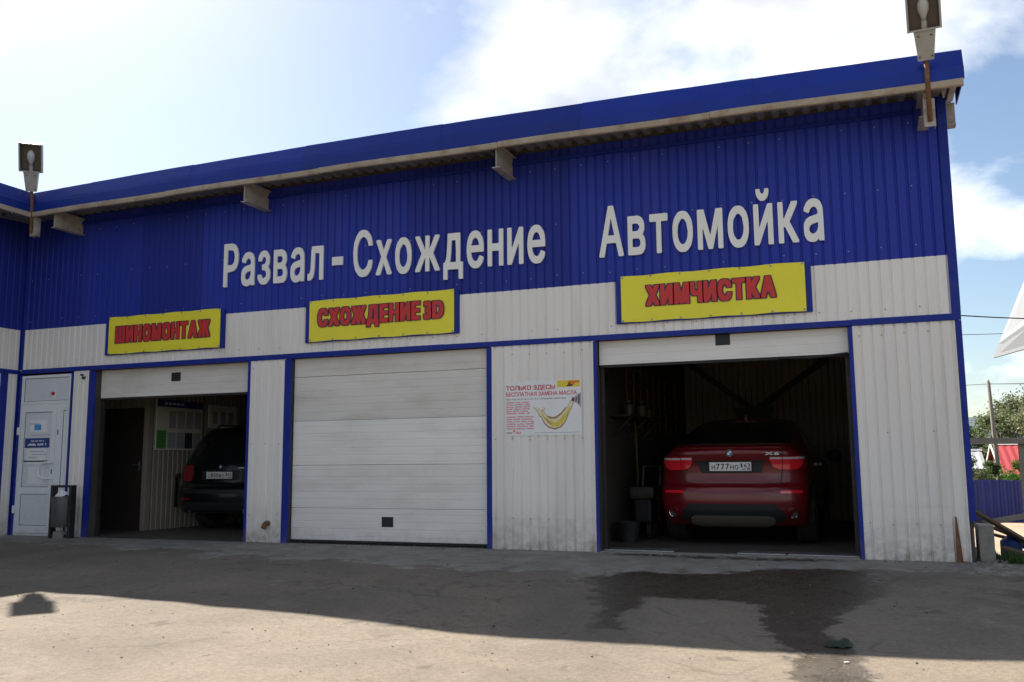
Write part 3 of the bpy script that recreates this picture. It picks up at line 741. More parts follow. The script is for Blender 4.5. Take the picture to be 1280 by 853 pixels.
# sectional gates
def gate(x0, x1, spans, aged, slot, seal=True, y=.055):
    g = MB().box(x0+.005, x1-.005, .125, .20, 2.46, 2.52).build('sectional_gate', 'dark_steel', bld)
    for xa in (x0+.004, x1-.049): bx('guide_track', 'dark_steel', g, xa, xa+.045, .126, .17, .006, 2.458)
    for i, (za, zb) in enumerate(spans):
        bx('gate_panel', 'gate_panel_aged' if i in aged else 'gate_panel', g, x0+.004, x1-.004, y, y+.045, za+.0018, zb-.0018, bev=.005)
    zl = spans[-1][0]
    if seal: bx('bottom_seal', 'rubber', g, x0+.01, x1-.01, y+.005, y+.04, zl-.03, zl+.001)
    sxx, sz = slot
    MB().box(sxx-.085, sxx+.085, y-.008, y+.004, sz-.065, sz+.065, bev=.004).build('handle_recess', 'black_plastic', g)
    return g
g2 = gate(-7.56, -4.595, [(2.268, 2.53), (1.654, 2.268), (1.048, 1.654), (.472, 1.048), (.045, .472)], (0, 1), (-6.05, .30))
g1 = gate(-11.15, -8.295, [(2.10, 2.535)], (0,), (-9.69, 2.375), seal=True, y=.10)
g3 = gate(-3.13, -.235, [(2.235, 2.535)], (), (-1.62, 2.47), seal=True, y=.075)
MB().tube([(-1.0, .07, 2.225), (-.7, .06, 2.205), (-.45, .055, 2.222), (-.25, .06, 2.24)], .014, 6).build('torn_seal', 'rubber', g3)

# entrance door of white plastic
door = MB().box(-12.69, -12.64, -.012, .06, .0, 2.50).box(-11.69, -11.64, -.012, .06, .0, 2.50).box(-12.64, -11.69, -.012, .06, 2.455, 2.50).box(-12.64, -11.69, -.012, .06, 2.045, 2.085).box(-12.64, -11.69, -.012, .06, .0, .035).build('entrance_door', 'upvc', bld)
bx('transom_panel', 'upvc_panel', door, -12.64, -11.69, .006, .03, 2.085, 2.455)
lf = MB().box(-12.635, -12.57, -.028, .03, .04, 2.04).box(-11.985, -11.90, -.028, .03, .04, 2.04).box(-12.57, -11.985, -.028, .03, 1.915, 2.04).box(-12.57, -11.985, -.028, .03, .64, .745).box(-12.57, -11.985, -.028, .03, .04, .155)
lf.build('leaf_frame', 'upvc', door)
bx('door_panel', 'upvc_panel', door, -12.57, -11.985, -.010, .02, .745, 1.915); bx('door_panel', 'upvc_panel', door, -12.57, -11.985, -.010, .02, .155, .64)
for a in ((-12.57, -11.985, .745, 1.915), (-12.57, -11.985, .155, .64), (-12.64, -11.69, 2.085, 2.455)):
    x0, x1, z0, z1 = a; g_ = .007; yy = -.0125 if z0 < 2 else .003
    MB().box(x0, x0+g_, yy, yy+.004, z0, z1).box(x1-g_, x1, yy, yy+.004, z0, z1).box(x0+g_, x1-g_, yy, yy+.004, z0, z0+g_).box(x0+g_, x1-g_, yy, yy+.004, z1-g_, z1).build('gasket', 'rubber', door)
MB().box(-11.895, -11.695, -.022, .03, .04, 2.04).build('side_leaf', 'upvc', door)
MB().box(-11.757, -11.748, -.024, -.021, .75, 1.93).box(-11.748, -11.70, -.024, -.021, 1.92, 1.93).build('gasket', 'rubber', door)
MB().tube([(-11.93, -.028, .88), (-11.93, -.075, .88), (-12.02, -.075, .875), (-12.14, -.075, .90), (-12.165, -.075, 1.0), (-12.14, -.075, 1.10), (-12.02, -.075, 1.125), (-11.93, -.075, 1.12), (-11.93, -.028, 1.12)], .016, 8).build('handle', 'upvc', door, smooth=True)
bx('lock_plate', 'ink_dark', door, -11.945, -11.925, -.033, -.027, .95, 1.02, bev=.002)
bx('lock_plate', 'ink_dark', door, -11.86, -11.845, -.027, -.02, 1.55, 1.63, bev=.002)
for z in (1.62, .40): bx('hinge', 'upvc', door, -12.70, -12.655, -.05, -.012, z-.06, z+.06, bev=.008)
# notices stuck on the door
st = MB().box(-12.545, -12.03, -.0135, -.0105, 1.355, 1.505).build('sticker', 'paper_blue', door)
def dashes(name, m, parent, x0, x1, z, h, y, seed):
    # a line of print too small to read: a row of ragged word-length marks
    rnd = random.Random(seed); mb = MB(); x = x0
    while x < x1-.01:
        w_ = min(x1-x, rnd.uniform(.2, .45)*(x1-x0)); k = x
        while k < x+w_-1e-4:
            g_ = min(x+w_-k, h*rnd.uniform(.45, .8)); zz = z+h*rnd.uniform(-.05, .12); mb.box(k, k+g_*.86, y, y+.0006, zz, zz+h*rnd.uniform(.6, .95)); k += g_
        x += w_+h*.9
    return mb.build(name, m, parent)
dashes('print', 'ink_white', door, -12.42, -12.14, 1.452, .022, -.0143, 1)
dashes('print', 'ink_white', door, -12.48, -12.09, 1.388, .038, -.0143, 2)
bx('sticker', 'paper', door, -12.50, -12.10, -.0135, -.0105, 1.10, 1.34)
for i, (a, b) in enumerate(((.06, .30), (.10, .34), (.02, .16))): MB().box(-12.48+a, -12.48+b+.05, -.0140, -.0130, 1.29-i*.045, 1.302-i*.045).build('print', 'ink_grey', door)
bx('sticker', 'paper_blue', door, -12.55, -12.05, -.0135, -.0105, 1.135, 1.155)
bx('sticker', 'paper', door, -12.46, -12.10, -.0135, -.0105, 1.60, 1.79)
bx('sticker', 'ink_lightblue', door, -12.36, -12.22, -.0145, -.0128, 1.63, 1.72)
MB().box(-12.46, -12.26, -.0140, -.0105, 1.725, 1.735).box(-12.44, -12.02, -.0145, -.0135, 1.55, 1.558).build('print', 'ink_grey', door)
bx('sticker', 'paper', door, -12.44, -12.12, -.0125, -.0105, .80, 1.06)
# small fittings on the wall
al = MB().box(-12.03, -11.97, -.012, .004, 2.13, 2.24, mi=0, bev=.005).lathe([(-.05, .0), (-.048, .018), (-.03, .026), (-.012, .028)], 12, 'y', (-12.0, 0, 2.20), 1).build('alarm_light', ['upvc', 'signal_red'], bld)
MB().box(-11.40, -11.35, -.05, -.012, 2.40, 2.44, bev=.004).lathe([(-.09, .0), (-.09, .016), (-.05, .018)], 12, 'y', (-11.375, 0, 2.46)).build('wall_sensor', 'ink_dark', bld)
MB().tube([(-7.88, -.005, .26), (-7.88, -.06, .265), (-7.885, -.085, .245), (-7.905, -.09, .19)], [.035, .035, .036, .038], 10).build('drain_spout', 'rust', bld, smooth=40)
MB().prism([(.695, .0), (.76, .0), (.722, .46), (.708, .47)], -.030, -.016).build('rusty_bracket', 'rust', bld)
# loose lower edge, concrete plinth
for x0, x1 in ((-8.24, -7.68), (-4.52, -3.18), (-.16, .86)): bx('plinth', 'concrete', bld, x0, x1, -.006, .12, -.3, .0-.004)
# floors
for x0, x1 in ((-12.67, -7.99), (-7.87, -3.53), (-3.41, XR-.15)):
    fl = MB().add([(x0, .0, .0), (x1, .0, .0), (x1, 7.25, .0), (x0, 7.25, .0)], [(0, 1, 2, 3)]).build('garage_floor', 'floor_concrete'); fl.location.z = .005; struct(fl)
for x0, x1, n_ in ((-3.12, -2.28, 'a'), (-1.55, -1.02, 'b'), (-1.0, -.25, 'c')): bx('threshold_plate', 'steel', bld, x0, x1, .10, .40, .007, .022)
bx('threshold_sill', 'concrete', bld, -3.13, -.24, -.03, .09, -.2, .012)

# inside of the tyre bay: a small room with a dark door, posters, a lift post
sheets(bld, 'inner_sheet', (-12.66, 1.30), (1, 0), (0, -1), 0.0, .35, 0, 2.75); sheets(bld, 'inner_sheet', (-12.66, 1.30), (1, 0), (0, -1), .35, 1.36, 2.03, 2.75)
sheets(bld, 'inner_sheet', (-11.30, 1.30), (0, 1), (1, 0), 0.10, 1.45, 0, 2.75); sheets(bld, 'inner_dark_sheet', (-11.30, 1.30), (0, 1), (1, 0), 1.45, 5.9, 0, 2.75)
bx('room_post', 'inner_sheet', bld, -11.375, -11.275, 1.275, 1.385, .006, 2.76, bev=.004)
bx('room_roof', 'inner_wall', bld, -12.66, -11.28, 1.32, 7.2, 2.76, 2.82)
idoor = MB().box(-12.28, -11.385, 1.31, 1.35, .01, 2.0).build('inner_door', 'door_dark', bld)
MB().box(-12.32, -12.28, 1.285, 1.33, .01, 2.03).box(-12.28, -11.38, 1.285, 1.33, 2.0, 2.03).build('door_casing', 'door_dark', idoor)
MB().box(-11.48, -11.45, 1.298, 1.31, .98, 1.14).tube([(-11.465, 1.30, 1.08), (-11.465, 1.26, 1.08), (-11.56, 1.26, 1.08)], .009, 6).build('handle', 'steel', idoor)

ib = thing('information_board', 'notice board with blue heading and green panel on the tyre bay side wall', 'notice board', (-11.28, 2.0, 1.3))
def side_quad(mb, X, y0, y1, z0, z1, t=.008, mi=0): return mb.box(X, X+t, y0, y1, z0, z1, mi)
side_quad(MB(), -11.284, 1.45, 2.58, 1.33, 2.18, .016).build('board', 'gate_panel_aged', ib)
side_quad(MB(), -11.268, 1.45, 2.58, 2.06, 2.18, .003).build('heading', 'paper_blue', ib)
for i in range(5): side_quad(MB(), -11.268, 1.62+i*.10+.0, 1.69+i*.10, 2.10, 2.14, .0045).build('heading_print', 'ink_white', ib)
side_quad(MB(), -11.268, 1.46, 1.68, 1.35, 1.66, .003).build('green_panel', 'ink_green', ib)
for i in range(5): side_quad(MB(), -11.268, 1.48, 1.64, 1.39+i*.05, 1.40+i*.05, .0042).build('print', 'ink_dark', ib)
for i in range(4): side_quad(MB(), -11.268, 1.74+i*.21, 1.91+i*.21, 1.70, 2.0, .004).build('sheet', 'ink_grey', ib)
for i in range(4): side_quad(MB(), -11.268, 1.72+i*.21, 1.91+i*.21, 1.36, 1.63, .004).build('sheet', 'ink_grey' if i != 2 else 'ink_dark', ib)
pn = thing('wall_notice', 'white printed notice on the dark wall behind the black car', 'notice', (-11.28, 3.1, 1.9))
side_quad(MB(), -11.284, 2.75, 3.55, 1.74, 2.16, .016).build('sheet', 'paper', pn)
for i in range(3): side_quad(MB(), -11.268, 2.85+i*.22, 2.98+i*.22, 1.82, 2.04, .002).build('print', 'ink_grey', pn)
lp = thing('lift_post', 'blue steel post of the car lift behind the black car', 'car lift', (-10.85, 3.5, 0))
bx('column', 'lift_blue', lp, -10.98, -10.72, 3.4, 3.62, .02, 3.1, bev=.01); bx('base_plate', 'lift_blue', lp, -11.08, -10.62, 3.3, 3.75, .006, .02)
bx('carriage', 'dark_steel', lp, -11.0, -10.70, 3.34, 3.66, 1.5, 1.9, bev=.01)
ex = thing('wall_tool_rail', 'dark vertical tool rail on the pale tyre bay wall', 'tool rail', (-11.28, 1.98, .6))
side_quad(MB(), -11.284, 1.955, 2.015, .36, .90, .03).build('rail', 'dark_steel', ex); side_quad(MB(), -11.255, 1.96, 2.01, .86, .93, .05).build('hook', 'dark_steel', ex)

# inside of the wash bay: corrugated back wall with a forked brace, things along the left wall
BK = ((-3.42, 7.0), (1, 0), (0, -1))
sheets(bld, 'inner_dark_sheet', *BK, 0, 4.13, 0, 5.0, dep=.03)
def bar(name, m, p, q_, w_, parent, w2=None):
    p = Vector(p); q_ = Vector(q_); d = q_-p; Lh = d.length; rot = d.to_track_quat('X', 'Z').to_matrix().to_4x4()
    return bx(name, m, parent, 0, Lh, -w_/2, w_/2, -(w2 or w_)/2, (w2 or w_)/2, M=Matrix.Translation(p) @ rot)
bar('brace', 'dark_steel', (-3.36, 6.85, 2.98), (-2.1, 6.85, 2.0), .10, bld); bar('brace', 'dark_steel', (-.80, 6.85, 2.90), (-2.1, 6.85, 2.0), .10, bld)
bx('brace_post', 'dark_steel', bld, -2.2, -2.0, 6.76, 6.94, 0, 2.02)
MB().prism([(-2.45, 2.05), (-1.75, 2.05), (-1.85, 1.65), (-2.35, 1.65)], 6.70, 6.75).build('gusset_plate', 'dark_steel', bld)
wp = thing('wall_grating', 'rusty square grating fixed to the left wall of the wash bay', 'grating', (-3.4, 4.2, 2.0))
for i in range(9): bar('bar', 'rust', (-3.40, 2.45+i*.44, 1.55), (-3.40, 2.45+i*.44, 2.5), .022, wp)
for i in range(5): bar('bar', 'rust', (-3.375, 2.4, 1.6+i*.21), (-3.375, 6.05, 1.6+i*.21), .022, wp)
sh = thing('wall_shelf', 'dark steel shelf on brackets on the left wall of the wash bay', 'shelf', (-3.4, 2.6, 1.7))
bx('board', 'dark_steel', sh, -3.415, -3.12, 1.5, 3.6, 1.68, 1.71); 
for y in (1.7, 2.6, 3.4): bar('bracket', 'dark_steel', (-3.41, y, 1.42), (-3.15, y, 1.68), .025, sh)
for i, (y, r_, h_, m_) in enumerate(((2.0, .07, .22, 'plastic_cream'), (2.75, .08, .26, 'plastic_cream'), (3.2, .06, .2, 'hose_yellow'))):
    o = MB().lathe([(0, 0), (0, r_), (h_*.7, r_), (h_*.85, r_*.4), (h_, r_*.4), (h_, 0)], 16, 'z', (-3.26, y, 1.7105)).build('shampoo_bottle', m_, None, smooth=40)
    tag(o, ('dull tan bottle nearest the gate on the wash bay shelf', 'larger tan bottle in the middle of the wash bay shelf', 'yellow bottle at the far end of the wash bay shelf')[i], 'bottle', 'bottles on the wash bay shelf')
ho = MB().tube([(-3.38, 1.35+.25*math.sin(a*.5)*0, 0)]*0 or [(-3.33, 1.25+.05*math.sin(k*.9), 2.45-.03*k) for k in range(10)]+[(-3.33, 1.30+.03*k, 2.16-.01*k) for k in range(8)], .014, 6).build('air_hose', 'plastic_cream', None, smooth=True)
tag(ho, 'pale hose hanging at the left edge of the wash bay opening', 'hose')
hy = MB().tube([(-3.25, 2.3, 1.62), (-3.24, 2.32, 1.2), (-3.22, 2.28, .85), (-3.2, 2.15, .70), (-3.15, 2.05, .62), (-3.1, 1.95, .64)], .016, 6).build('wash_hose', 'hose_yellow', None, smooth=True)
tag(hy, 'yellowish hose hanging below the wash bay shelf', 'hose')
tk = thing('pressure_washer', 'pale pressure washer on a trolley beside the red car', 'pressure washer', (-3.05, 2.1, .005))
bx('housing', 'plastic_cream', tk, -3.25, -2.9, 1.85, 2.4, .55, .72, bev=.05); bx('motor', 'dark_steel', tk, -3.2, -2.95, 1.9, 2.35, .22, .55, bev=.04)
for y in (1.95, 2.3): MB().lathe([(-.03, .03), (-.03, .12), (.03, .12), (.03, .03)], 18, 'x', (-2.98, y, .125), close=True).build('wheel', 'rubber', tk, smooth=40)
MB().tube([(-3.2, 2.4, .55), (-3.2, 2.55, 1.0), (-2.95, 2.55, 1.0), (-2.95, 2.4, .55)], .014, 6).build('push_bar', 'steel', tk)
fe = thing('fire_extinguisher', 'red fire extinguisher against the left wall of the wash bay', 'extinguisher', (-3.28, 3.75, .005))
MB().lathe([(0, 0), (0, .075), (.02, .08), (.48, .08), (.55, .05), (.58, .025), (.62, .025), (.62, 0)], 20, 'z', (-3.28, 3.75, .006)).build('cylinder', 'extinguisher_red', fe, smooth=40)
MB().box(-3.30, -3.26, 3.66, 3.78, .62, .66).build('valve', 'dark_steel', fe); MB().tube([(-3.28, 3.68, .64), (-3.2, 3.6, .5), (-3.2, 3.62, .2)], .011, 6).build('hose', 'rubber', fe)
rb = MB().lathe([(0, 0), (0, .12), (.26, .16), (.27, .165), (.26, .15), (.02, .11), (.02, 0)], 20, 'z', (-3.15, 1.4, .006)).build('wash_bucket', 'bin_dark', None, smooth=40)
tag(rb, 'dark bucket just inside the wash bay on the left', 'bucket')

# ------------------------------------------------------------------ the wing that meets it on the left
wing = thing('side_wing_building', 'blue and white corrugated wing meeting the main building at the left edge', 'building', (-14, -4, 0))
WG = ((XC, 0), (0, -1), (1, 0))
sheets(wing, 'blue_sheet', *WG, .02, 4.6, ZB, ZE); sheets(wing, 'white_sheet', *WG, .02, 4.6, ZT1-.02, ZB, out=-.001)
sheets(wing, 'white_sheet', *WG, .05, .22, -.05, ZT0+.02)
sheets(wing, 'white_sheet', *WG, 1.30, 4.6, -.05, ZT0+.02)
bx('wall_panel', 'inner_wall', wing, XC-.14, XC-.02, -9, -.01, -.2, 5.1); bx('wall_panel', 'inner_wall', wing, -21, XC-.15, -9, -8.86, -.2, 5.1)
bx('wall_panel', 'inner_wall', wing, -21, -20.86, -8.85, 9, -.2, 5.1); bx('wall_panel', 'inner_wall', wing, -20.85, XC-.15, 8.86, 9, -.2, 5.1)
MB().box(XC-.002, XC+.026, -1.0, -.002, ZT0, ZT1-.003).box(XC-.002, XC+.024, -4.6, -1.004, ZT0, ZT1-.003).build('trim_strip', 'blue_trim', wing)
MB().box(XC-.002, XC+.02, -.045, .0, 0, ZT0-.004).build('trim_strip', 'blue_trim', wing)
MB().box(XC-.002, XC+.02, -.045, .0, ZT1, ZB+.02).build('trim_strip', 'blue_trim', wing)
MB().box(XC-.002, XC+.02, -.34, -.215, 0, ZT0-.004).box(XC-.002, XC+.02, -1.36, -1.26, 0, ZT0-.004).build('door_trim', 'blue_trim', wing)
bx('door_leaf', 'upvc', wing, XC-.015, XC+.004, -1.26, -.34, .01, ZT0-.005)
soffit(wing, (XC, 0), (0, -1), (1, 0), .62, 4.6, .2, .76, 5.015, lambda u: 0)
fascia(wing, (XC, 0), (0, -1), (1, 0), [(.62, 1.8), (1.79, 3.8), (3.79, 6.4), (6.39, 9.2)], .78, .10, lambda u: .0, cut0=-1.0)
for u0, u1 in ((.60, 2.8), (2.802, 5.4), (5.402, 9.2)):
    MB().box(XC+.745, XC+.802, -u1, -u0, 4.885, 4.962, bev=.006).build('gutter', 'gutter_metal', wing)
MB().add([(-12.13, -9.3, 5.29), (-12.13, -.15, 5.29), (-21, -.15, 5.65), (-21, -9.3, 5.65), (-12.13, -9.3, 5.23), (-12.13, -.15, 5.23), (-21, -.15, 5.55), (-21, -9.3, 5.55)],
         [(0, 1, 2, 3), (7, 6, 5, 4), (0, 4, 5, 1), (1, 5, 6, 2), (2, 6, 7, 3), (3, 7, 4, 0)]).build('roof_deck', 'blue_fascia', wing)

bx('corner_post', 'blue_trim', bld, XC-.15, XC+.018, -.012, .14, -.2, 5.10)

# ------------------------------------------------------------------ raised letters
def wordset(words, name, label):
    o = thing(name, label, 'lettering', ((words[0][1]+words[-1][2])/2, 0, 3.6))
    for s, x0, x1, kw in words:
        letters(s, x0, x1, lambda x: 3.636-.0135*(x+8.77), kw.get('h', .645), -.042, -.02, 'letter', 'letter_white', o, sx=.80, bold=.017, gap=.10, cell=.014)
        # pins that hold the letters off the sheet
    return o
lw = wordset([('Развал', -8.772, -7.063, {}), ('Схождение', -6.579, -3.772, {})], 'sign_lettering', 'raised white letters reading Развал - Схождение on the blue wall')
MB().prism([(-6.918, 3.80), (-6.745, 3.797), (-6.745, 3.915), (-6.918, 3.918)], -.042, -.02).build('letter', 'letter_white', lw)
wordset([('Автомойка', -3.063, -.427, {})], 'sign_lettering', 'row of raised white letters spelling Автомойка above the wash bay')

# ------------------------------------------------------------------ banners
def banner(s, x0, x1, z0, z1, tx0, tx1, tz0, tz1, label, seed):
    o = thing('banner_sign', label, 'sign', ((x0+x1)/2, 0, z0), 'yellow banners in blue frames')
    fx0, fx1 = x0-.065, x1+.065
    MB().box(fx0, fx1, -.050, -.012, z0-.012, z0+.03).box(fx0, fx1, -.050, -.012, z1-.06, z1-.018).box(fx0, fx0+.06, -.049, -.012, z0+.03, z1-.06).box(fx1-.06, fx1, -.049, -.012, z0+.03, z1-.06).build('frame', 'blue_trim', o)
    nx, nz = 40, 12; vs_ = []
    for j in range(nz+1):
        for i in range(nx+1):
            u = i/nx; v = j/nz
            w_ = .010*(float(vnoise(np.array(u*6+v*3+seed), np.array(v*2.5-u*2+seed)))-.5)*(4*u*(1-u))**.5
            sag = .004*math.sin(u*math.pi*7+seed)
            vs_.append((x0+(x1-x0)*u, -.056+w_*.6, z0+(z1-z0)*v+(sag if j in (0, nz) else 0)))
    q0 = len(vs_)
    MB().add(vs_, [(j*(nx+1)+i, j*(nx+1)+i+1, (j+1)*(nx+1)+i+1, (j+1)*(nx+1)+i) for j in range(nz) for i in range(nx)]).build('banner_cloth', 'banner_yellow', o, smooth=True, fixn=False)
    letters(s, tx0, tx1, lambda x: tz0, tz1-tz0, -.0645, -.0635, 'letter', ['print_red', 'print_outline'], o, sx=.50, bold=.042, outline=.034, gap=-.034, space=.10, cell=.016)
    for i in range(7):
        x = x0+.02+(x1-x0-.04)*i/6
        for z in (z0+.018, z1-.018): MB().lathe([(0, .0), (-.004, .011), (0, .013)], 8, 'y', (x, -.060, z)).build('grommet', 'steel', o)
    return o
banner('ШИНОМОНТАЖ', -10.892, -8.786, 2.755, 3.325, -10.76, -8.95, 2.91, 3.185, 'yellow banner in blue frame reading ШИНОМОНТАЖ over the open tyre bay', 1.0)
banner('СХОЖДЕНИЕ 3D', -7.259, -5.037, 2.745, 3.318, -7.13, -5.17, 2.935, 3.205, 'yellow banner in blue frame reading СХОЖДЕНИЕ 3D over the closed gate', 4.0)
banner('ХИМЧИСТКА', -2.797, -.657, 2.728, 3.293, -2.50, -.97, 2.90, 3.17, 'yellow banner in blue frame reading ХИМЧИСТКА over the wash bay', 8.0)

# ------------------------------------------------------------------ poster about oil
po = thing('wall_poster', 'white poster with a splash of golden oil and red headline beside the wash bay', 'poster', (-3.83, 0, 1.39))
PX0, PX1, PZ0, PZ1 = -4.33, -3.335, 1.39, 2.072
MB().box(PX0, PX1, -.0165, -.0145, PZ0, PZ1).build('sheet', 'paper', po)
def pp(u, v): return (PX0+(PX1-PX0)*u, PZ0+(PZ1-PZ0)*v)
def ptext(s, u0, u1, v, h, m, **k):
    letters(s, pp(u0, 0)[0], pp(u1, 0)[0], lambda x: pp(0, v)[1], h*(PZ1-PZ0), -.0172, None, 'print', m, po, single=True, cell=k.pop('cell', .022), **k)
ptext('ТОЛЬКО ЗДЕСЬ!', .005, .665, .835, .085, 'ink_red', bold=.030, sx=1.0)
ptext('БЕСПЛАТНАЯ ЗАМЕНА МАСЛА', .005, .945,   .725, .075, 'ink_red', bold=.018, sx=1.0)
ptext('При покупке на СТО 4-х литровой канистры', .005, .80, .655, .032, 'ink_dark', bold=.0, cell=.05)
for i in range(6): dashes('print', 'ink_pink', po, pp(.005, 0)[0], pp(.325, 0)[0], pp(0, .600-i*.040)[1], .017, -.0173, 10+i)
for i in range(6): dashes('print', 'ink_pink', po, pp(.01, 0)[0], pp(.375, 0)[0], pp(0, .335-i*.043)[1], .017, -.0173, 30+i)
ptext('РОС', .01, .085, .035, .035, 'ink_dark', bold=.02, cell=.05)
def pshape(pts, m, lay):
    MB().prism([pp(*p) for p in pts], -.0166, -.0170-.0004*lay).build('print', m, po)
pshape([(.085, .06), (.10, .09), (.09, .10), (.105, .10), (.11, .12), (.118, .10), (.13, .10), (.12, .085), (.13, .06), (.11, .07)], 'ink_orange', 1)
pshape([(.135, .045), (.15, .085), (.158, .05), (.17, .085), (.178, .05), (.20, .08), (.198, .04)], 'ink_orange', 1)
pshape([(.69, .865), (.985, .865), (.985, .985), (.69, .985)], 'ink_yellow', 0)
pshape([(.83, .975), (.98, .98), (.98, .945), (.92, .93), (.90, .90), (.86, .885)], 'ink_orange', 1)
pshape([(.80, .875), (.83, .905), (.84, .95), (.855, .95), (.86, .915), (.90, .90), (.89, .88), (.85, .875)], 'ink_maroon', 2)
def ribbon(pts, m, lay):
    L_ = []; R_ = []
    for i, (u, v, w_) in enumerate(pts):
        a = pts[max(0, i-1)]; b = pts[min(len(pts)-1, i+1)]; du, dv = (b[0]-a[0])*1.45, b[1]-a[1]; l_ = math.hypot(du, dv)
        L_.append((u-dv/l_*w_/1.45, v+du/l_*w_)); R_.append((u+dv/l_*w_/1.45, v-du/l_*w_))
    mb = MB(); n = len(pts); y = -.0170-.0004*lay
    vs_ = [(pp(*p)[0], y, pp(*p)[1]) for p in L_+R_]
    mb.add(vs_, [(i, i+1, n+i+1, n+i) for i in range(n-1)]).build('print', m, po)
S0 = [(.375, .515, .004), (.40, .49, .012), (.43, .47, .022), (.455, .43, .030), (.48, .385, .050), (.50, .36, .040), (.53, .31, .055), (.56, .27, .075), (.60, .225, .085), (.65, .205, .088), (.70, .235, .085), (.74, .28, .075), (.775, .34, .058), (.81, .42, .042), (.845, .50, .032), (.88, .585, .026), (.905, .64, .022)]
wob = lambda i, a, ph: a*math.sin(i*1.7+ph)+a*.6*math.sin(i*3.1+ph*2)
ribbon([(u, v+wob(i, .006, 0), w_*1.16+.004) for i, (u, v, w_) in enumerate(S0)], 'ink_gold_dark', 1)
ribbon([(u, v+.004+wob(i, .006, 0), w_*.98) for i, (u, v, w_) in enumerate(S0)], 'ink_cream', 2)
ribbon([(u+.008, v-.012+wob(i, .010, 1), w_*(.35+.25*(i > 5))) for i, (u, v, w_) in enumerate(S0[4:15])], 'ink_gold', 3)
ribbon([(.55, .34, .004), (.60, .31, .014), (.67, .32, .018), (.74, .39, .014), (.80, .50, .006)], 'ink_gold_dark', 4)
ribbon([(.54, .31, .004), (.57, .24, .010), (.63, .165, .008), (.70, .17, .004)], 'ink_gold_dark', 4)
ribbon([(.60, .19, .004), (.65, .17, .016), (.70, .19, .004)], 'ink_yellow', 5)
ribbon([(.46, .45, .006), (.50, .47, .016), (.515, .50, .012), (.49, .52, .004)], 'ink_cream', 3)
ribbon([(.47, .44, .003), (.51, .46, .005), (.525, .50, .003)], 'ink_gold_dark', 5)
pshape([(.875, .60), (.915, .685), (.995, .76), (.995, .49), (.945, .565), (.905, .595)], 'ink_grey', 5); pshape([(.872, .615), (.885, .68), (.91, .665), (.905, .60)], 'ink_maroon', 6)
pshape([(.93, .66), (.945, .68), (.94, .60), (.925, .60)], 'ink_dark', 6); pshape([(.965, .71), (.98, .73), (.975, .55), (.96, .565)], 'ink_dark', 6)
pshape([(.38, .045), (.985, .045), (.985, .053), (.38, .053)], 'ink_grey', 0)

po.location.y -= .005

# ------------------------------------------------------------------ yard lamps on the eave
def lamp(x, z0, label, lean=0.0):
    o = thing('yard_lamp', label, 'lamp', (x, -.55, z0), 'yard lamps on the eave')
    MB().box(x-.055, x+.055, -.60, -.585, z0, z0+.30).box(x-.055, x-.045, -.585, -.50, z0, z0+.30).box(x+.045, x+.055, -.585, -.50, z0, z0+.30).build('bracket', 'beam_paint', o)
    MB().tube([(x, -.625, z0+.05), (x, -.635, z0+.45), (x, -.67, z0+.80)], .026, 10).build('pole', 'rust', o, smooth=True)
    # neck and head lean out over the yard: local frame w = along the arm, n = the open side facing down and out
    B0 = Vector((x, -.66, z0+.70)); w_ = Vector((math.sin(lean)*.42, -math.cos(lean)*.42, .90)).normalized(); sx_ = Vector((math.cos(lean), math.sin(lean), 0)); n_ = sx_.cross(w_)
    Mx = Matrix((sx_, w_, n_)).transposed().to_4x4(); Mx.translation = B0
    if n_.z > 0: pass
    def part(name, m, f, smooth=False):
        mb = MB(); f(mb); mb.v = [tuple(Mx @ Vector(v)) for v in mb.v]; return mb.build(name, m, o, smooth=smooth)
    part('neck', 'lamp_body', lambda b: b.add([(sx2, a, c) for a, hw, dz in ((0, .075, .05), (.30, .105, .075)) for sx2, c in ((-hw, -dz), (hw, -dz), (hw, dz*.8), (-hw, dz*.8))], [(0, 1, 2, 3), (7, 6, 5, 4), (0, 4, 5, 1), (1, 5, 6, 2), (2, 6, 7, 3), (3, 7, 4, 0)]))
    for a in (.04, .25):
        for s in (-1, 1): part('screw', 'rust', lambda b, a=a, s=s: b.lathe([(0, .0), (.006, .009), (0, .01)], 8, 'z', (s*.06, a, .050+.05*a)))
    a0, a1, hw, dp = .30, .74, .165, .075
    def shell(b):
        rim = [(-hw, a0), (hw, a0), (hw, a1), (-hw, a1)]; inn = [(-hw+.02, a0+.02), (hw-.02, a0+.02), (hw-.02, a1-.02), (-hw+.02, a1-.02)]; dome = [(-hw*.72, a0+.05), (hw*.72, a0+.05), (hw*.70, a1-.07), (-hw*.70, a1-.07)]
        vs_ = [(p[0], p[1], dp) for p in rim]+[(p[0], p[1], -.02) for p in rim]+[(p[0], p[1], -.13) for p in dome]+[(p[0], p[1], dp) for p in inn]+[(p[0]*.92, p[1], -.045) for p in inn]
        fs = []
        for k in range(4):
            j = (k+1) % 4
            fs += [(k, j, 4+j, 4+k), (4+k, 4+j, 8+j, 8+k), (k, 12+k, 12+j, j)]
        fs.append((8, 9, 10, 11)); b.add(vs_, fs, 0)
        b.add([vs_[i] for i in range(12, 20)], [(k, (k+1) % 4, 4+(k+1) % 4, 4+k) for k in range(4)]+[(4, 5, 6, 7)], 1)
    part('housing', ['lamp_body', 'lamp_reflector'], shell)
    part('bulb', 'lamp_glass', lambda b: b.lathe([(a0+.10, .0), (a0+.10, .022), (a0+.14, .030), (a0+.20, .055), (a0+.26, .058), (a0+.31, .040), (a0+.335, .0)], 16, 'y', (0, 0, .015)), True)
    part('socket', 'lamp_body', lambda b: b.lathe([(a0+.02, .03), (a0+.10, .03), (a0+.10, .0)], 12, 'y', (0, 0, .015)))
    return o
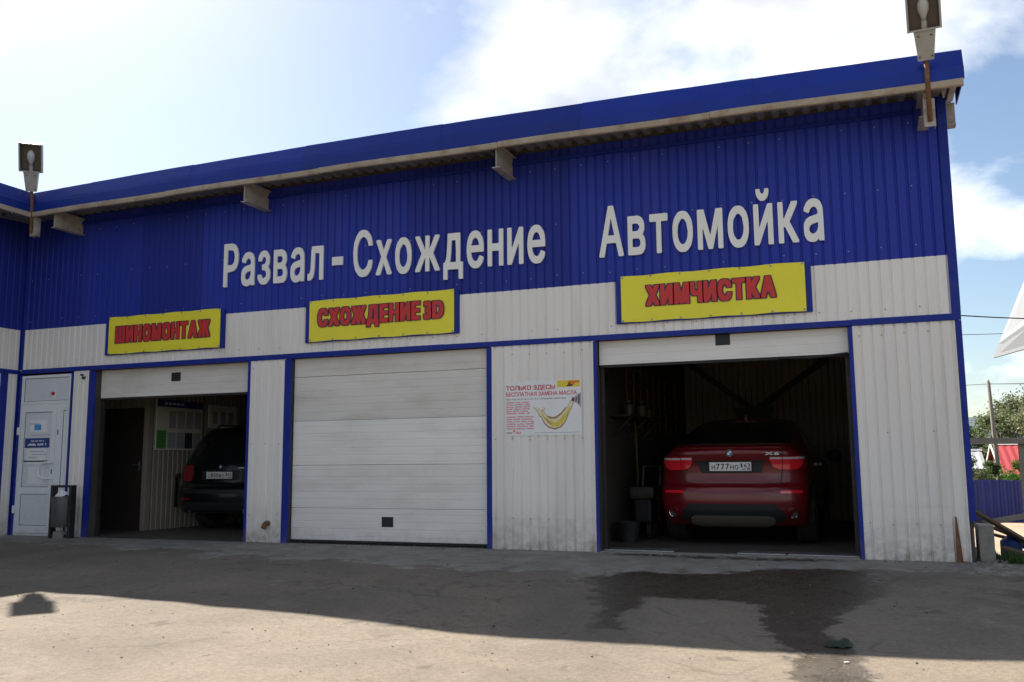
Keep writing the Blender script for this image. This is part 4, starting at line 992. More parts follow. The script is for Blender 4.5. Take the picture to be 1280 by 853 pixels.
lamp(-11.99, 4.60, 'grey yard lamp with square head at the inner corner of the two buildings', .72)
lamp(.70, 4.50, 'grey yard lamp with rusty pole at the right-hand end of the roof', -.05)

# ------------------------------------------------------------------ waste bin by the door
bn = thing('waste_bin', 'black framed street bin with grey drum beside the white door', 'bin', (-11.45, -.22, 0))
zb_ = gz(-11.45, -.25)
MB().box(-11.66, -11.615, -.27, -.17, zb_, .78, bev=.004).box(-11.29, -11.245, -.27, -.17, zb_, .78, bev=.004).box(-11.615, -11.29, -.26, -.18, .745, .78, bev=.004).box(-11.615, -11.29, -.25, -.19, zb_+.02, zb_+.05).build('frame', 'bin_dark', bn)
MB().lathe([(.16, 0), (.16, .135), (.20, .15), (.60, .155), (.615, .15), (.60, .14), (.22, .13), (.22, 0)], 24, 'z', (-11.452, -.22, 0)).build('drum', 'bin_grey', bn, smooth=40)
MB().tube([(-11.615, -.22, .50), (-11.29, -.22, .50)], .010, 8).build('pivot', 'steel', bn)
MB().add([(-11.55, -.30, .60), (-11.40, -.32, .605), (-11.35, -.20, .66), (-11.52, -.16, .70), (-11.47, -.26, .72)], [(0, 1, 4), (1, 2, 4), (2, 3, 4), (3, 0, 4)]).build('bag_edge', 'paper', bn)
MB().box(-11.54, -11.37, -.30, -.14, zb_-.01, zb_+.10, bev=.01).build('concrete_foot', 'concrete', bn)

# ------------------------------------------------------------------ cars: one smooth shell per car, lamps, glass and trim laid on it
def surface_nets(f, lo, hi, cell):
    n = [int(math.ceil((hi[i]-lo[i])/cell))+1 for i in range(3)]
    ax = [lo[i]+cell*np.arange(n[i]) for i in range(3)]
    G = f(*np.meshgrid(*ax, indexing='ij')); S = G < 0
    c8 = [(i, j, k) for i in (0, 1) for j in (0, 1) for k in (0, 1)]
    sl = lambda A, o: A[o[0]:n[0]-1+o[0], o[1]:n[1]-1+o[1], o[2]:n[2]-1+o[2]]
    tot = sum(sl(S, o).astype(int) for o in c8); act = (tot > 0) & (tot < 8)
    ps = np.zeros(act.shape+(3,)); cn = np.zeros(act.shape)
    for a in c8:
        for d in range(3):
            if a[d]: continue
            b = list(a); b[d] = 1; ga, gb = sl(G, a), sl(G, b); cr = (ga < 0) != (gb < 0)
            t_ = np.where(cr, ga/np.where(cr, ga-gb, 1), 0)
            for e in range(3): ps[..., e] += np.where(cr, a[e]+(t_ if e == d else 0), 0)
            cn += cr
    ids = -np.ones(act.shape, int); ids[act] = np.arange(act.sum())
    w_ = np.argwhere(act); V = (w_+ps[act]/cn[act][:, None])*cell+np.array(lo)
    F = []
    for d in range(3):
        e1, e2 = [(1, 2), (2, 0), (0, 1)][d]
        A = [slice(1, n[i]-1) for i in range(3)]; A[d] = slice(0, n[d]-1); Bs = list(A); Bs[d] = slice(1, n[d])
        sa, sb = S[tuple(A)], S[tuple(Bs)]; cr = np.argwhere(sa != sb)+np.array([0 if i == d else 1 for i in range(3)])
        flip = (S[tuple(cr.T)])
        def cid(o1, o2):
            c_ = cr.copy(); c_[:, e1] += o1; c_[:, e2] += o2; return ids[tuple(c_.T)]
        qd = np.stack([cid(-1, -1), cid(0, -1), cid(0, 0), cid(-1, 0)], -1)
        qd[~flip] = qd[~flip][:, ::-1]; F.append(qd)
    F = np.concatenate(F); F = F[(F >= 0).all(1)]
    for _ in range(3):                       # pull the vertices onto the surface
        h = 1e-3; g0 = f(*V.T)
        gr = np.stack([f(*(V+np.eye(3)[i]*h).T)-g0 for i in range(3)], -1)/h
        st = g0[:, None]*gr/np.maximum((gr**2).sum(1), .05)[:, None]
        V = V-np.clip(st, -.4*cell, .4*cell)
    return V, F
def smax(a, b, k):
    h = np.clip(.5+.5*(a-b)/k, 0, 1); return b*(1-h)+a*h+k*h*(1-h)
def car_sdf(p):
    def f(x, y, z):
        ax = np.abs(x)
        Wd = np.interp(z, p['wz'], p['ww'])
        tr = np.interp(y, p['py'], p['pw']); Wd = Wd*tr
        side = (ax-Wd)*.95
        T = np.interp(y, p['ty'], p['tz'])-p['crown']*(ax/.75)**2
        top = (z-T)*np.interp(y, [0, .3, 1.5, 3, 4, 5], [.9, .9, .95, .9, .9, .9])
        Rr = np.interp(z, p['rz'], p['ry'])+p['rcurve']*np.clip(ax/.95, 0, 1.3)**p['rexp']
        rear = (Rr-y)*.9
        Fr = p['len']-np.interp(z, p['fz'], p['fy'])-.22*(ax/.95)**3
        front_ = (y-Fr)*.9
        bot = (np.interp(y, p['by'], p['bz'])-z)
        d = smax(side, top, p['k1']); d = smax(d, rear, p['k2']); d = smax(d, front_, .12); d = smax(d, bot, .05)
        for wy in p['wheels']:
            cyl = np.hypot(y-wy, z-p['wr'])-(p['wr']+.055); d = smax(d, -smax(cyl, .66-ax, .01), .02)
        return d
    return f
def ray_to(f, org, d, n=70, tmax=2.2):
    """first hit of rays from outside; org (m,3), d (3,)"""
    t_ = np.zeros(len(org)); prev = t_.copy(); hit = np.full(len(org), np.nan); alive = np.ones(len(org), bool)
    for i in range(n):
        t_[:] = tmax*(i+1)/n; P = org+np.outer(t_, d); g = f(*P.T); now = alive & (g < 0)
        hit[now] = t_[now]; alive &= ~now
    bad = np.isnan(hit); hit[bad] = tmax
    lo = np.maximum(hit-tmax/n, 0); hi = hit.copy()
    for _ in range(14):
        m = (lo+hi)/2; g = f(*(org+np.outer(m, d)).T); hi = np.where(g < 0, m, hi); lo = np.where(g < 0, lo, m)
    return org+np.outer(hi, d), bad
def patch(name, m, parent, f, rows, view='rear', out=.006, nr=14, nc=14, M=Matrix(), start=-.4, thick=.02, length=5.0, smooth=True):
    """a shaped piece laid on the shell: rows = [(v, left, right)] seen from the rear, front or the +x / -x side"""
    vv = np.array([r[0] for r in rows]); o_ = np.argsort(vv); vv = vv[o_]; ll = np.array([r[1] for r in rows])[o_]; rr = np.array([r[2] for r in rows])[o_]
    v = np.linspace(vv[0], vv[-1], nr+1); l_ = np.interp(v, vv, ll); r_ = np.interp(v, vv, rr)
    s_ = np.linspace(0, 1, nc+1); A = l_[:, None]*(1-s_)+r_[:, None]*s_; Bv = np.repeat(v[:, None], nc+1, 1); A = A.ravel(); Bv = Bv.ravel(); z0 = np.zeros_like(A)
    if view == 'rear': org = np.stack([A, z0+start, Bv], -1); d = np.array([0, 1., 0])
    elif view == 'front': org = np.stack([A, z0+length+.4, Bv], -1); d = np.array([0, -1., 0])
    elif view == 'right': org = np.stack([z0+1.4, A, Bv], -1); d = np.array([-1., 0, 0])
    else: org = np.stack([z0-1.4, A, Bv], -1); d = np.array([1., 0, 0])
    P, bad = ray_to(f, org, d)
    h = 2e-3; g0 = f(*P.T); gr = np.stack([f(*(P+np.eye(3)[i]*h).T)-g0 for i in range(3)], -1)/h; gr /= np.linalg.norm(gr, axis=1)[:, None]+1e-9
    top = P+gr*out; bt = P-gr*thick; w_ = nc+1; n = len(P)
    vs_ = [tuple(M @ Vector(q_)) for q_ in np.concatenate([top, bt])]
    fs = [(i*w_+j, i*w_+j+1, (i+1)*w_+j+1, (i+1)*w_+j) for i in range(nr) for j in range(nc)]
    ring = [(0, j) for j in range(nc)]+[(i, nc) for i in range(nr)]+[(nr, j) for j in range(nc, 0, -1)]+[(i, 0) for i in range(nr, 0, -1)]
    ring = [i*w_+j for i, j in ring]
    fs += [(ring[k], ring[(k+1) % len(ring)], n+ring[(k+1) % len(ring)], n+ring[k]) for k in range(len(ring))]
    return MB().add(vs_, fs).build(name, m, parent, smooth=50 if smooth else False)
def disc(mb, c, r, n, y, mi=0, a0=0.0, a1=2*math.pi):
    k = max(3, int(n*(a1-a0)/(2*math.pi))); vs_ = [(c[0], y, c[1])]+[(c[0]+r*math.cos(a0+(a1-a0)*i/k), y, c[1]+r*math.sin(a0+(a1-a0)*i/k)) for i in range(k+1)]
    mb.add(vs_, [(0, i+2, i+1) for i in range(k)], mi)
def car(name, label, p, loc, paint):
    o = thing(name, label, 'car', loc); f = car_sdf(p); M = Matrix.Translation(loc); Lc = p['len']
    V, F = surface_nets(f, (-1.12, -.12, .10), (1.12, Lc+.12, p['h']+.1), .036)
    V = V+np.array(loc)
    MB().add([tuple(v) for v in V], [tuple(q_) for q_ in F]).build('body', paint, o, smooth=True, fixn=False)
    pa = lambda nm, m, rows, view='rear', **k: patch(nm, m, o, f, rows, view, M=M, length=Lc, **k)
    for wy in p['wheels']:
        for s in (-1, 1):
            xo = s*(p['track']); r_ = p['wr']; c_ = (loc[0]+xo, loc[1]+wy, loc[2]+r_)
            w_ = .128
            wh = MB().lathe([(-w_*s, r_*.62), (-w_*s*.98, r_*.80), (-w_*s*.92, r_*.95), (-w_*s*.55, r_), (w_*s*.55, r_), (w_*s*.92, r_*.95), (w_*s*.98, r_*.80), (w_*s, r_*.62)], 36, 'x', c_).build('wheel', 'tyre_rubber', o, smooth=40)
            rim = MB().lathe([(w_*s*.9, r_*.64), (w_*s*.7, r_*.60), (w_*s*.2, r_*.55)], 30, 'x', c_)
            for k in range(5):
                for e in (-.13, .13):
                    an = 2*math.pi*k/5+e; Rm = Matrix.Translation(c_) @ Matrix.Rotation(an, 4, 'X')
                    rim.box(min(w_*s*.55, w_*s*.75), max(w_*s*.55, w_*s*.75), -.022, .022, .04, r_*.61, M=Rm)
            rim.lathe([(w_*s*.5, .07), (w_*s*.8, .065), (w_*s*.82, 0)], 16, 'x', c_); rim.build('rim', 'alloy', wh, smooth=40)
            MB().lathe([(w_*s*.1, 0), (w_*s*.1, r_*.46), (w_*s*.2, r_*.46), (w_*s*.2, 0)], 24, 'x', c_).build('brake_disc', 'steel', wh, smooth=40)
            for gq in range(3):
                MB().lathe([(s*(-.06+.06*gq)-.006, r_+.001), (s*(-.06+.06*gq)+.006, r_+.001)], 36, 'x', c_).build('tread_groove', 'black_plastic', wh)
    return o, f, pa, M
def hit(f, x, z):
    P, b = ray_to(f, np.array([[x, -.4, z]]), np.array([0, 1., 0])); return float(P[0, 1])
def plate(o, f, loc, z, txt_, reg, blank=False):
    y = min(hit(f, s*.2, z+d) for s in (-1, 0, 1) for d in (-.05, .05))-.022
    pl = MB().box(-.265+loc[0], .265+loc[0], y+loc[1], y+.016+loc[1], z-.062+loc[2], z+.062+loc[2], bev=.004).build('number_plate', 'black_plastic', o)
    yy = loc[1]+y-.001
    MB().box(loc[0]-.257, loc[0]+.257, yy, yy+.002, loc[2]+z-.054, loc[2]+z+.054).build('plate_face', 'plate_white', pl)
    MB().box(loc[0]+.118, loc[0]+.121, yy-.0012, yy, loc[2]+z-.050, loc[2]+z+.050).build('divider', 'ink_dark', pl)
    xx_ = loc[0]-.235; n = len(txt_)
    for i, ch in enumerate(txt_):
        big = ch.isdigit(); w_ = .045; hh = .078 if big else .058
        letters(ch, xx_+i*.0575+.004, xx_+i*.0575+.004+w_, lambda x: loc[2]+z-.037, hh, yy-.0012, None, 'plate_character', 'ink_dark', pl, sx=.8, bold=.02, cell=.03, single=True)
    for i, ch in enumerate(reg):
        letters(ch, loc[0]+.130+i*.041, loc[0]+.130+i*.041+(.032 if ch != '1' else .022), lambda x: loc[2]+z-.012, .055, yy-.0012, None, 'plate_character', 'ink_dark', pl, sx=.8, bold=.02, cell=.03, single=True)
    letters('RUS', loc[0]+.145, loc[0]+.195, lambda x: loc[2]+z-.042, .020, yy-.0012, None, 'plate_character', 'ink_dark', pl, cell=.05, single=True)
    MB().box(loc[0]+.205, loc[0]+.245, yy-.0012, yy, loc[2]+z-.042, loc[2]+z-.032, mi=0).box(loc[0]+.205, loc[0]+.245, yy-.0012, yy, loc[2]+z-.032, loc[2]+z-.022, mi=1).build('flag', ['ink_red', 'paper_blue'], pl)
def roundel(o, f, loc, z, r):
    y = hit(f, 0, z)-.010+loc[1]; c_ = (loc[0], loc[2]+z)
    em = MB().lathe([(y+.02, r*1.05), (y-.001, r*1.05), (y-.004, r), (y-.001, r*.97), (y, 0)], 32, 'y', (c_[0], 0, c_[1])).build('emblem', 'chrome', o, smooth=40)
    mb = MB(); disc(mb, c_, r*.95, 32, y-.0025, 0); mb.build('emblem_ring', 'black_plastic', em, fixn=False)
    mb = MB()
    for k in range(4): disc(mb, c_, r*.62, 32, y-.0045, k % 2, math.pi/2*k, math.pi/2*(k+1))
    mb.build('emblem_quarters', ['ink_white', 'emblem_blue'], em, fixn=False)

# red coupe-like off-roader in the wash bay
PX6 = dict(len=4.88, h=1.69, wheels=(.98, 3.92), wr=.385, track=.83, crown=.035, k1=.16, k2=.07, rcurve=.20, rexp=3.2,
    wz=[.2, .35, .55, .80, 1.0, 1.12, 1.25, 1.45, 1.62, 1.8], ww=[.86, .91, .94, .94, .92, .89, .84, .755, .67, .57],
    py=[0, .35, 1.0, 3.9, 4.5, 4.88], pw=[.95, .975, 1.0, 1.0, .96, .90],
    ty=[0, .10, .16, .30, .60, 1.0, 1.5, 2.0, 2.5, 2.9, 3.2, 3.7, 3.9, 4.5, 4.88, 5.2], tz=[1.21, 1.225, 1.235, 1.275, 1.37, 1.485, 1.60, 1.67, 1.685, 1.66, 1.56, 1.25, 1.16, 1.08, .95, .9],
    rz=[.18, .26, .36, .44, .55, .68, .74, .765, .80, .90, 1.02, 1.14, 1.20, 1.24, 1.3], ry=[.28, .16, .06, .02, .0, .005, .03, .075, .085, .095, .085, .045, .03, .07, .15],
    fz=[.2, .4, .7, .95, 1.1], fy=[.15, .02, 0, .12, .35], by=[0, .6, 4.2, 4.9], bz=[.27, .22, .22, .26])
LX = (-1.735, 1.0, .006)
cx, fx, pax, Mx6 = car('red_car', 'dark red sloping-roofed off-road car parked nose-in inside the wash bay', PX6, LX, 'car_red')
pax('rear_window', 'car_glass', [(1.27, -.70, .70), (1.33, -.715, .715), (1.45, -.66, .66), (1.57, -.56, .56), (1.595, -.52, .52)], nr=20, nc=20)
pax('windscreen', 'car_glass', [(1.22, -.72, .72), (1.4, -.68, .68), (1.58, -.58, .58)], 'front')
for s, vw in ((1, 'right'), (-1, 'left')):
    pax('side_window', 'car_glass', [(1.14, .95, 2.15), (1.25, 1.02, 2.15), (1.40, 1.25, 2.15), (1.52, 1.6, 2.15)], vw, nr=10, nc=16); pax('side_window', 'car_glass', [(1.14, 2.22, 3.55), (1.3, 2.22, 3.38), (1.45, 2.22, 3.2), (1.54, 2.22, 3.0)], vw, nr=10, nc=16)
    pax('door_handle', 'car_red', [(.985, 1.62, 1.82), (1.02, 1.62, 1.82)], vw, out=.03, nr=3, nc=6); pax('door_handle', 'car_red', [(.985, 2.72, 2.92), (1.02, 2.72, 2.92)], vw, out=.03, nr=3, nc=6)
    pax('sill_trim', 'black_plastic', [(.27, 1.5, 3.4), (.38, 1.46, 3.44)], vw, out=.008, nr=4, nc=20); pax('shut_line', 'black_plastic', [(.40, 2.185, 2.193), (1.12, 2.185, 2.193)], vw, out=.0015, nr=10, nc=1)
    a, b = (.47, .80) if s > 0 else (-.80, -.47)
    tl = pax('tail_light', 'light_red', [(.945, *(sorted((s*.60, s*.78)))), (.975, *(sorted((s*.52, s*.83)))), (1.03, *(sorted((s*.49, s*.86)))), (1.08, *(sorted((s*.475, s*.87)))), (1.105, *(sorted((s*.49, s*.87))))], out=.012, nc=12)
    pax('light_glint', 'light_clear', [(1.077, *(sorted((s*.485, s*.865)))), (1.10, *(sorted((s*.485, s*.865))))], out=.0145, nr=3, nc=12)  # pale stripe stands in for the outdoors mirrored along the lamp top
    pax('tail_light_side', 'light_deep_red', [(.955, .25, .36), (1.03, .23, .46), (1.09, .22, .53), (1.105, .24, .50)], vw, out=.010, nr=8, nc=8)
    pax('rear_reflector', 'light_red', [(.655, *(sorted((s*.60, s*.845)))), (.690, *(sorted((s*.59, s*.85))))], out=.007, nr=3, nc=10)
    xe, ze = s*.735, .415; ye = hit(fx, xe, ze)
    MB().lathe([(ye+.10, .050), (ye-.030, .052), (ye-.034, .058), (ye-.028, .063), (ye+.06, .066)], 24, 'y', (LX[0]+xe, LX[1], LX[2]+ze)).build('exhaust_pipe', 'chrome', cx, smooth=40)
    mb = MB(); disc(mb, (LX[0]+xe, LX[2]+ze), .050, 20, LX[1]+ye+.01); mb.build('exhaust_bore', 'black_plastic', cx, fixn=False)
    mb = MB().lathe([(-.10, .0), (-.10, .045), (-.05, .085), (.05, .095), (.10, .06), (.11, 0)], 16, 'x', (LX[0]+s*1.10, LX[1]+3.30, LX[2]+1.13)).box(min(LX[0]+s*.92, LX[0]+s*1.03), max(LX[0]+s*.92, LX[0]+s*1.03), LX[1]+3.27, LX[1]+3.33, LX[2]+1.06, LX[2]+1.10); mb.build('wing_mirror', 'black_plastic', cx, smooth=40)
    pax('headlight', 'light_clear', [(.80, *(sorted((s*.50, s*.80)))), (.90, *(sorted((s*.46, s*.84))))], 'front', out=.008, nr=4, nc=8)
for s in (-1, 1):
    pax('shut_line', 'black_plastic', [(z_, s*x_-.004, s*x_+.004) for z_, x_ in ((.775, .60), (.90, .615), (1.06, .625), (1.15, .635), (1.205, .65))], out=.0155, nr=10, nc=1)
pax('plate_recess', 'black_plastic', [(.905, -.36, .36), (.93, -.385, .385), (1.045, -.42, .42), (1.06, -.42, .42)], out=.003, nr=4, nc=12)
plate(cx, fx, LX, .985, 'Н777НО', '163')
roundel(cx, fx, LX, 1.155, .045)
pax('spoiler_lip', 'car_red', [(1.215, -.72, .72), (1.245, -.70, .70)], out=.016, nr=3, nc=24)
pax('shut_line', 'black_plastic', [(.768, -.60, .60), (.775, -.60, .60)], out=.0015, nr=1, nc=24)
pax('bumper_crease', 'car_red', [(.60, -.80, .80), (.625, -.78, .78)], out=.012, nr=2, nc=28)
pax('diffuser', 'black_plastic', [(.30, -.62, .62), (.36, -.66, .66), (.46, -.60, .60), (.525, -.52, .52)], out=.005, nr=8, nc=20)
pax('skid_plate', 'silver_plastic', [(.245, -.38, .38), (.28, -.50, .50), (.35, -.52, .52), (.375, -.46, .46)], out=.025, nr=6, nc=20)
pax('brake_light', 'light_deep_red', [(1.605, -.16, .16), (1.62, -.16, .16)], out=.006, nr=2, nc=6)
ya = 1.75
MB().add([(LX[0]-.03, LX[1]+ya, LX[2]+1.62), (LX[0]+.03, LX[1]+ya, LX[2]+1.62), (LX[0]+.035, LX[1]+ya+.18, LX[2]+1.64), (LX[0]-.035, LX[1]+ya+.18, LX[2]+1.64), (LX[0]-.008, LX[1]+ya+.01, LX[2]+1.715), (LX[0]+.008, LX[1]+ya+.01, LX[2]+1.715), (LX[0], LX[1]+ya+.12, LX[2]+1.68)],
         [(0, 1, 5, 4), (1, 2, 6, 5), (2, 3, 6), (3, 0, 4, 6), (4, 5, 6)]).build('roof_aerial', 'car_red', cx)
zbd = 1.135; ybd = min(hit(fx, .40, zbd), hit(fx, .62, zbd))-.004+LX[1]
letters('X6', LX[0]+.43, LX[0]+.60, lambda x: LX[2]+zbd-.012, .042, ybd-.004, ybd+.012, 'badge_letter', 'steel', cx, sx=1.3, bold=.03, cell=.03, gap=.12)

# black estate-like off-roader in the tyre bay
PX5 = dict(len=4.67, h=1.71, wheels=(.92, 3.74), wr=.365, track=.79, crown=.03, k1=.13, k2=.08, rcurve=.16, rexp=3.0,
    wz=[.2, .35, .55, .80, 1.0, 1.10, 1.3, 1.5, 1.66, 1.8], ww=[.86, .91, .935, .935, .915, .89, .82, .74, .66, .58],
    py=[0, .35, 1.0, 3.8, 4.4, 4.67], pw=[.965, .98, 1.0, 1.0, .96, .90],
    ty=[0, .10, .22, .45, .8, 1.3, 2.0, 2.5, 2.8, 3.3, 3.5, 4.2, 4.67, 5], tz=[1.60, 1.63, 1.655, 1.685, 1.705, 1.71, 1.70, 1.66, 1.58, 1.25, 1.13, 1.04, .92, .9],
    rz=[.2, .30, .42, .55, .66, .72, .76, .85, 1.0, 1.08, 1.2, 1.4, 1.6, 1.7], ry=[.22, .08, .02, .0, .01, .05, .10, .11, .12, .14, .20, .31, .44, .52],
    fz=[.2, .4, .7, .9, 1.1], fy=[.12, .02, 0, .10, .3], by=[0, .6, 4.0, 4.7], bz=[.30, .24, .24, .28])
LB = (-9.98, 1.42, .006)
cb, fb, pab, Mb5 = car('black_car', 'black estate-bodied off-road car standing in the tyre bay, partly behind the pier', PX5, LB, 'car_black')
pab('rear_window', 'car_glass', [(1.10, -.70, .70), (1.2, -.71, .71), (1.45, -.64, .64), (1.57, -.58, .58)], nr=12, nc=14)
pab('windscreen', 'car_glass', [(1.18, -.70, .70), (1.4, -.66, .66), (1.58, -.58, .58)], 'front')
for s, vw in ((1, 'right'), (-1, 'left')):
    for a0, a1 in ((.55, 1.25), (1.32, 2.15), (2.22, 3.1)): pab('side_window', 'car_glass', [(1.12, a0, a1+(.25 if a0 > 2 else 0)), (1.35, a0+.05, a1+(.05 if a0 > 2 else 0)), (1.52, a0+.10, a1-.12 if a0 > 2 else a1)], vw, nr=8, nc=10)
    pab('tail_light', 'light_deep_red', [(.80, *(sorted((s*.60, s*.80)))), (.90, *(sorted((s*.58, s*.82)))), (1.06, *(sorted((s*.60, s*.82))))], out=.010, nr=6, nc=8)
    pab('tail_light_side', 'light_deep_red', [(.82, .24, .34), (.95, .23, .42), (1.06, .24, .40)], vw, out=.008, nr=6, nc=6)
    pab('rear_reflector', 'light_deep_red', [(.50, *(sorted((s*.55, s*.75)))), (.53, *(sorted((s*.55, s*.75))))], out=.006, nr=2, nc=6)
    pab('headlight', 'light_clear', [(.78, *(sorted((s*.48, s*.78)))), (.90, *(sorted((s*.46, s*.80))))], 'front', out=.008, nr=4, nc=8)
    xe = s*.55; MB().lathe([(.06, .035), (-.02, .037), (-.02, .042), (.06, .044)], 18, 'y', (LB[0]+xe, LB[1]+hit(fb, xe, .36), LB[2]+.33)).build('exhaust_pipe', 'chrome', cb, smooth=40)
    MB().lathe([(-.10, .0), (-.10, .045), (-.05, .085), (.05, .095), (.10, .06), (.11, 0)], 16, 'x', (LB[0]+s*1.06, LB[1]+3.1, LB[2]+1.10)).box(min(LB[0]+s*.86, LB[0]+s*.99), max(LB[0]+s*.86, LB[0]+s*.99), LB[1]+3.07, LB[1]+3.13, LB[2]+1.04, LB[2]+1.08).build('wing_mirror', 'black_plastic', cb, smooth=40)
pab('plate_recess', 'black_plastic', [(.82, -.36, .36), (.97, -.38, .38)], out=.003, nr=3, nc=10)
plate(cb, fb, LB, .895, 'С800ВО', '163')
roundel(cb, fb, LB, 1.03, .040)
pab('bumper_strip', 'black_plastic', [(.60, -.80, .80), (.66, -.80, .80)], out=.012, nr=3, nc=20)
pab('bumper_bright_line', 'chrome', [(.668, -.74, .74), (.676, -.74, .74)], out=.008, nr=1, nc=20)
pab('lower_bumper', 'black_plastic', [(.34, -.66, .66), (.46, -.70, .70)], out=.006, nr=4, nc=16)
MB().box(LB[0]-.45, LB[0]+.45, LB[1]+.13, LB[1]+.17, LB[2]+1.0, LB[2]+1.02, bev=.005).build('tailgate_handle', 'chrome', cb)
for s in (-1, 1): MB().tube([(LB[0]+s*.60, LB[1]+.75, LB[2]+1.70), (LB[0]+s*.61, LB[1]+.85, LB[2]+1.745), (LB[0]+s*.62, LB[1]+2.3, LB[2]+1.74), (LB[0]+s*.61, LB[1]+2.4, LB[2]+1.69)], .014, 8).build('roof_rail', 'black_plastic', cb, smooth=True)

# ------------------------------------------------------------------ beside and behind the right-hand end
cb_ = MB().box(.93, 1.075, .12, .52, -.15, .372, bev=.012).build('concrete_block', 'concrete'); tag(cb_, 'grey upright concrete block at the foot of the right-hand corner', 'concrete block')
rl = thing('wooden_rail', 'grey weathered wooden rail barrier beside the right-hand corner', 'barrier', (1.5, 1.0, -.05))
bar('top_rail', 'wood_grey', (.93, 1.0, 1.262), (3.3, 1.0, 1.255), .05, rl, .07); bar('lower_rail', 'wood_grey', (.93, .98, .315), (2.6, .98, .66), .05, rl, .06)
for x in (1.512, 3.2): bx('post', 'wood_grey', rl, x-.035, x+.035, 1.028, 1.09, -.25, 1.30, bev=.006)
random.seed(11)
for i, (p, q_, w_, lab) in enumerate((((.98, .85, .47), (1.78, .62, -.06), .13, 'topmost dark plank sliding down the heap by the corner'), ((1.0, .98, .36), (1.92, .80, -.04), .11, 'brown plank lying under the topmost one on the heap'),
        ((1.12, 1.14, .22), (2.1, 1.02, -.03), .14, 'wide board deeper in the heap by the corner'), ((1.2, .70, .10), (1.85, .42, -.07), .09, 'narrow plank at the front foot of the heap'), ((1.45, 1.2, .10), (2.3, .55, -.03), .12, 'plank lying crosswise at the right of the heap'))):
    pk = bar('plank', 'wood_brown', (0, 0, 0), ((Vector(q_)-Vector(p)).length, 0, 0), w_, None, .028)
    d = (Vector(q_)-Vector(p)); pk.matrix_world = Matrix.Translation(p) @ d.to_track_quat('X', 'Z').to_matrix().to_4x4() @ Matrix.Rotation(.2*(i-2), 4, 'X')
    tag(pk, lab, 'plank', 'planks heaped by the corner')
bl = MB().lathe([(0, 0), (0, .10), (.02, .11), (.20, .11), (.22, .09), (.24, .04), (.27, .04), (.27, 0)], 18, 'z', (1.32, .98, -.05)).build('plastic_canister', 'barrel_blue', None, smooth=40)
tag(bl, 'small blue canister lying among the planks at the corner', 'canister')
wb = MB().add([(1.62, .55, -.08), (1.80, .50, -.08), (1.84, .66, -.08), (1.66, .70, -.08), (1.66, .57, .06), (1.76, .54, .09), (1.78, .63, .07), (1.69, .66, .05)], [(0, 1, 5, 4), (1, 2, 6, 5), (2, 3, 7, 6), (3, 0, 4, 7), (4, 5, 6, 7)]).build('white_sack', 'paper'); tag(wb, 'crumpled white sack at the right of the plank heap', 'sack')
# grass tufts
def tufts(name, spots, label, blades, hgt):
    mb = MB(); rnd = random.Random(5)
    for (x, y, r_) in spots:
        for _ in range(blades):
            a = rnd.uniform(0, 6.28); d = r_*rnd.random()**.6; px_, py_ = x+d*math.cos(a), y+d*math.sin(a); b = rnd.uniform(0, 6.28); h_ = hgt*rnd.uniform(.4, 1.1); w_ = .006*rnd.uniform(.7, 1.6)
            z = gz(px_, py_)-.01; lx, ly = math.cos(b)*h_*.5*rnd.random(), math.sin(b)*h_*.5*rnd.random(); tx, ty = -math.sin(b)*w_, math.cos(b)*w_
            mb.add([(px_-tx, py_-ty, z), (px_+tx, py_+ty, z), (px_+lx*.5+tx*.7, py_+ly*.5+ty*.7, z+h_*.6), (px_+lx*.5-tx*.7, py_+ly*.5-ty*.7, z+h_*.6), (px_+lx, py_+ly, z+h_)], [(0, 1, 2, 3), (3, 2, 4)])
    o = mb.build(name, 'grass_blade', None, fixn=False); struct(o, 'stuff'); o['label'] = label; return o
tufts('weeds', [(1.15, .35, .16), (1.3, .2, .14), (1.5, .15, .15), (1.75, .3, .2), (1.25, .0, .08), (1.6, -.1, .06), (2.0, .5, .3)], 'green weeds growing at the foot of the plank heap', 70, .12)
# blue sheet fence across the end of the sandy ground
fn = thing('metal_fence', 'blue corrugated metal fence beyond the sandy ground at the right', 'fence', (6, 29, -1.3))
def fence_sheet(x0, x1, y, z0, z1):
    mb = MB(); vs_ = []; k = x0; c_ = 0
    while k <= x1+1e-6:
        ph = (k % .25)/.25; h = .0 if ph < .35 else (-.045 if .45 < ph < .85 else -.022)
        vs_ += [(k, y+h, z0), (k, y+h, z1)]; k += .025; c_ += 1
    mb.add(vs_, [(2*i, 2*i+2, 2*i+3, 2*i+1) for i in range(c_-1)]).build('fence_sheet', 'fence_blue', fn, fixn=False)
for i in range(11): fence_sheet(1.5+i*1.0, 1.5+i*1.0+1.02, 29.0+.008*(i % 2), -1.35, .31+.012*((i*7) % 3))
for i in range(4): bx('post', 'dark_steel', fn, 1.6+i*3.0, 1.68+i*3.0, 29.03, 29.10, -1.5, .28)
for z in (-.9, .0): bx('rail', 'dark_steel', fn, 1.5, 12.5, 29.03, 29.07, z, z+.05)
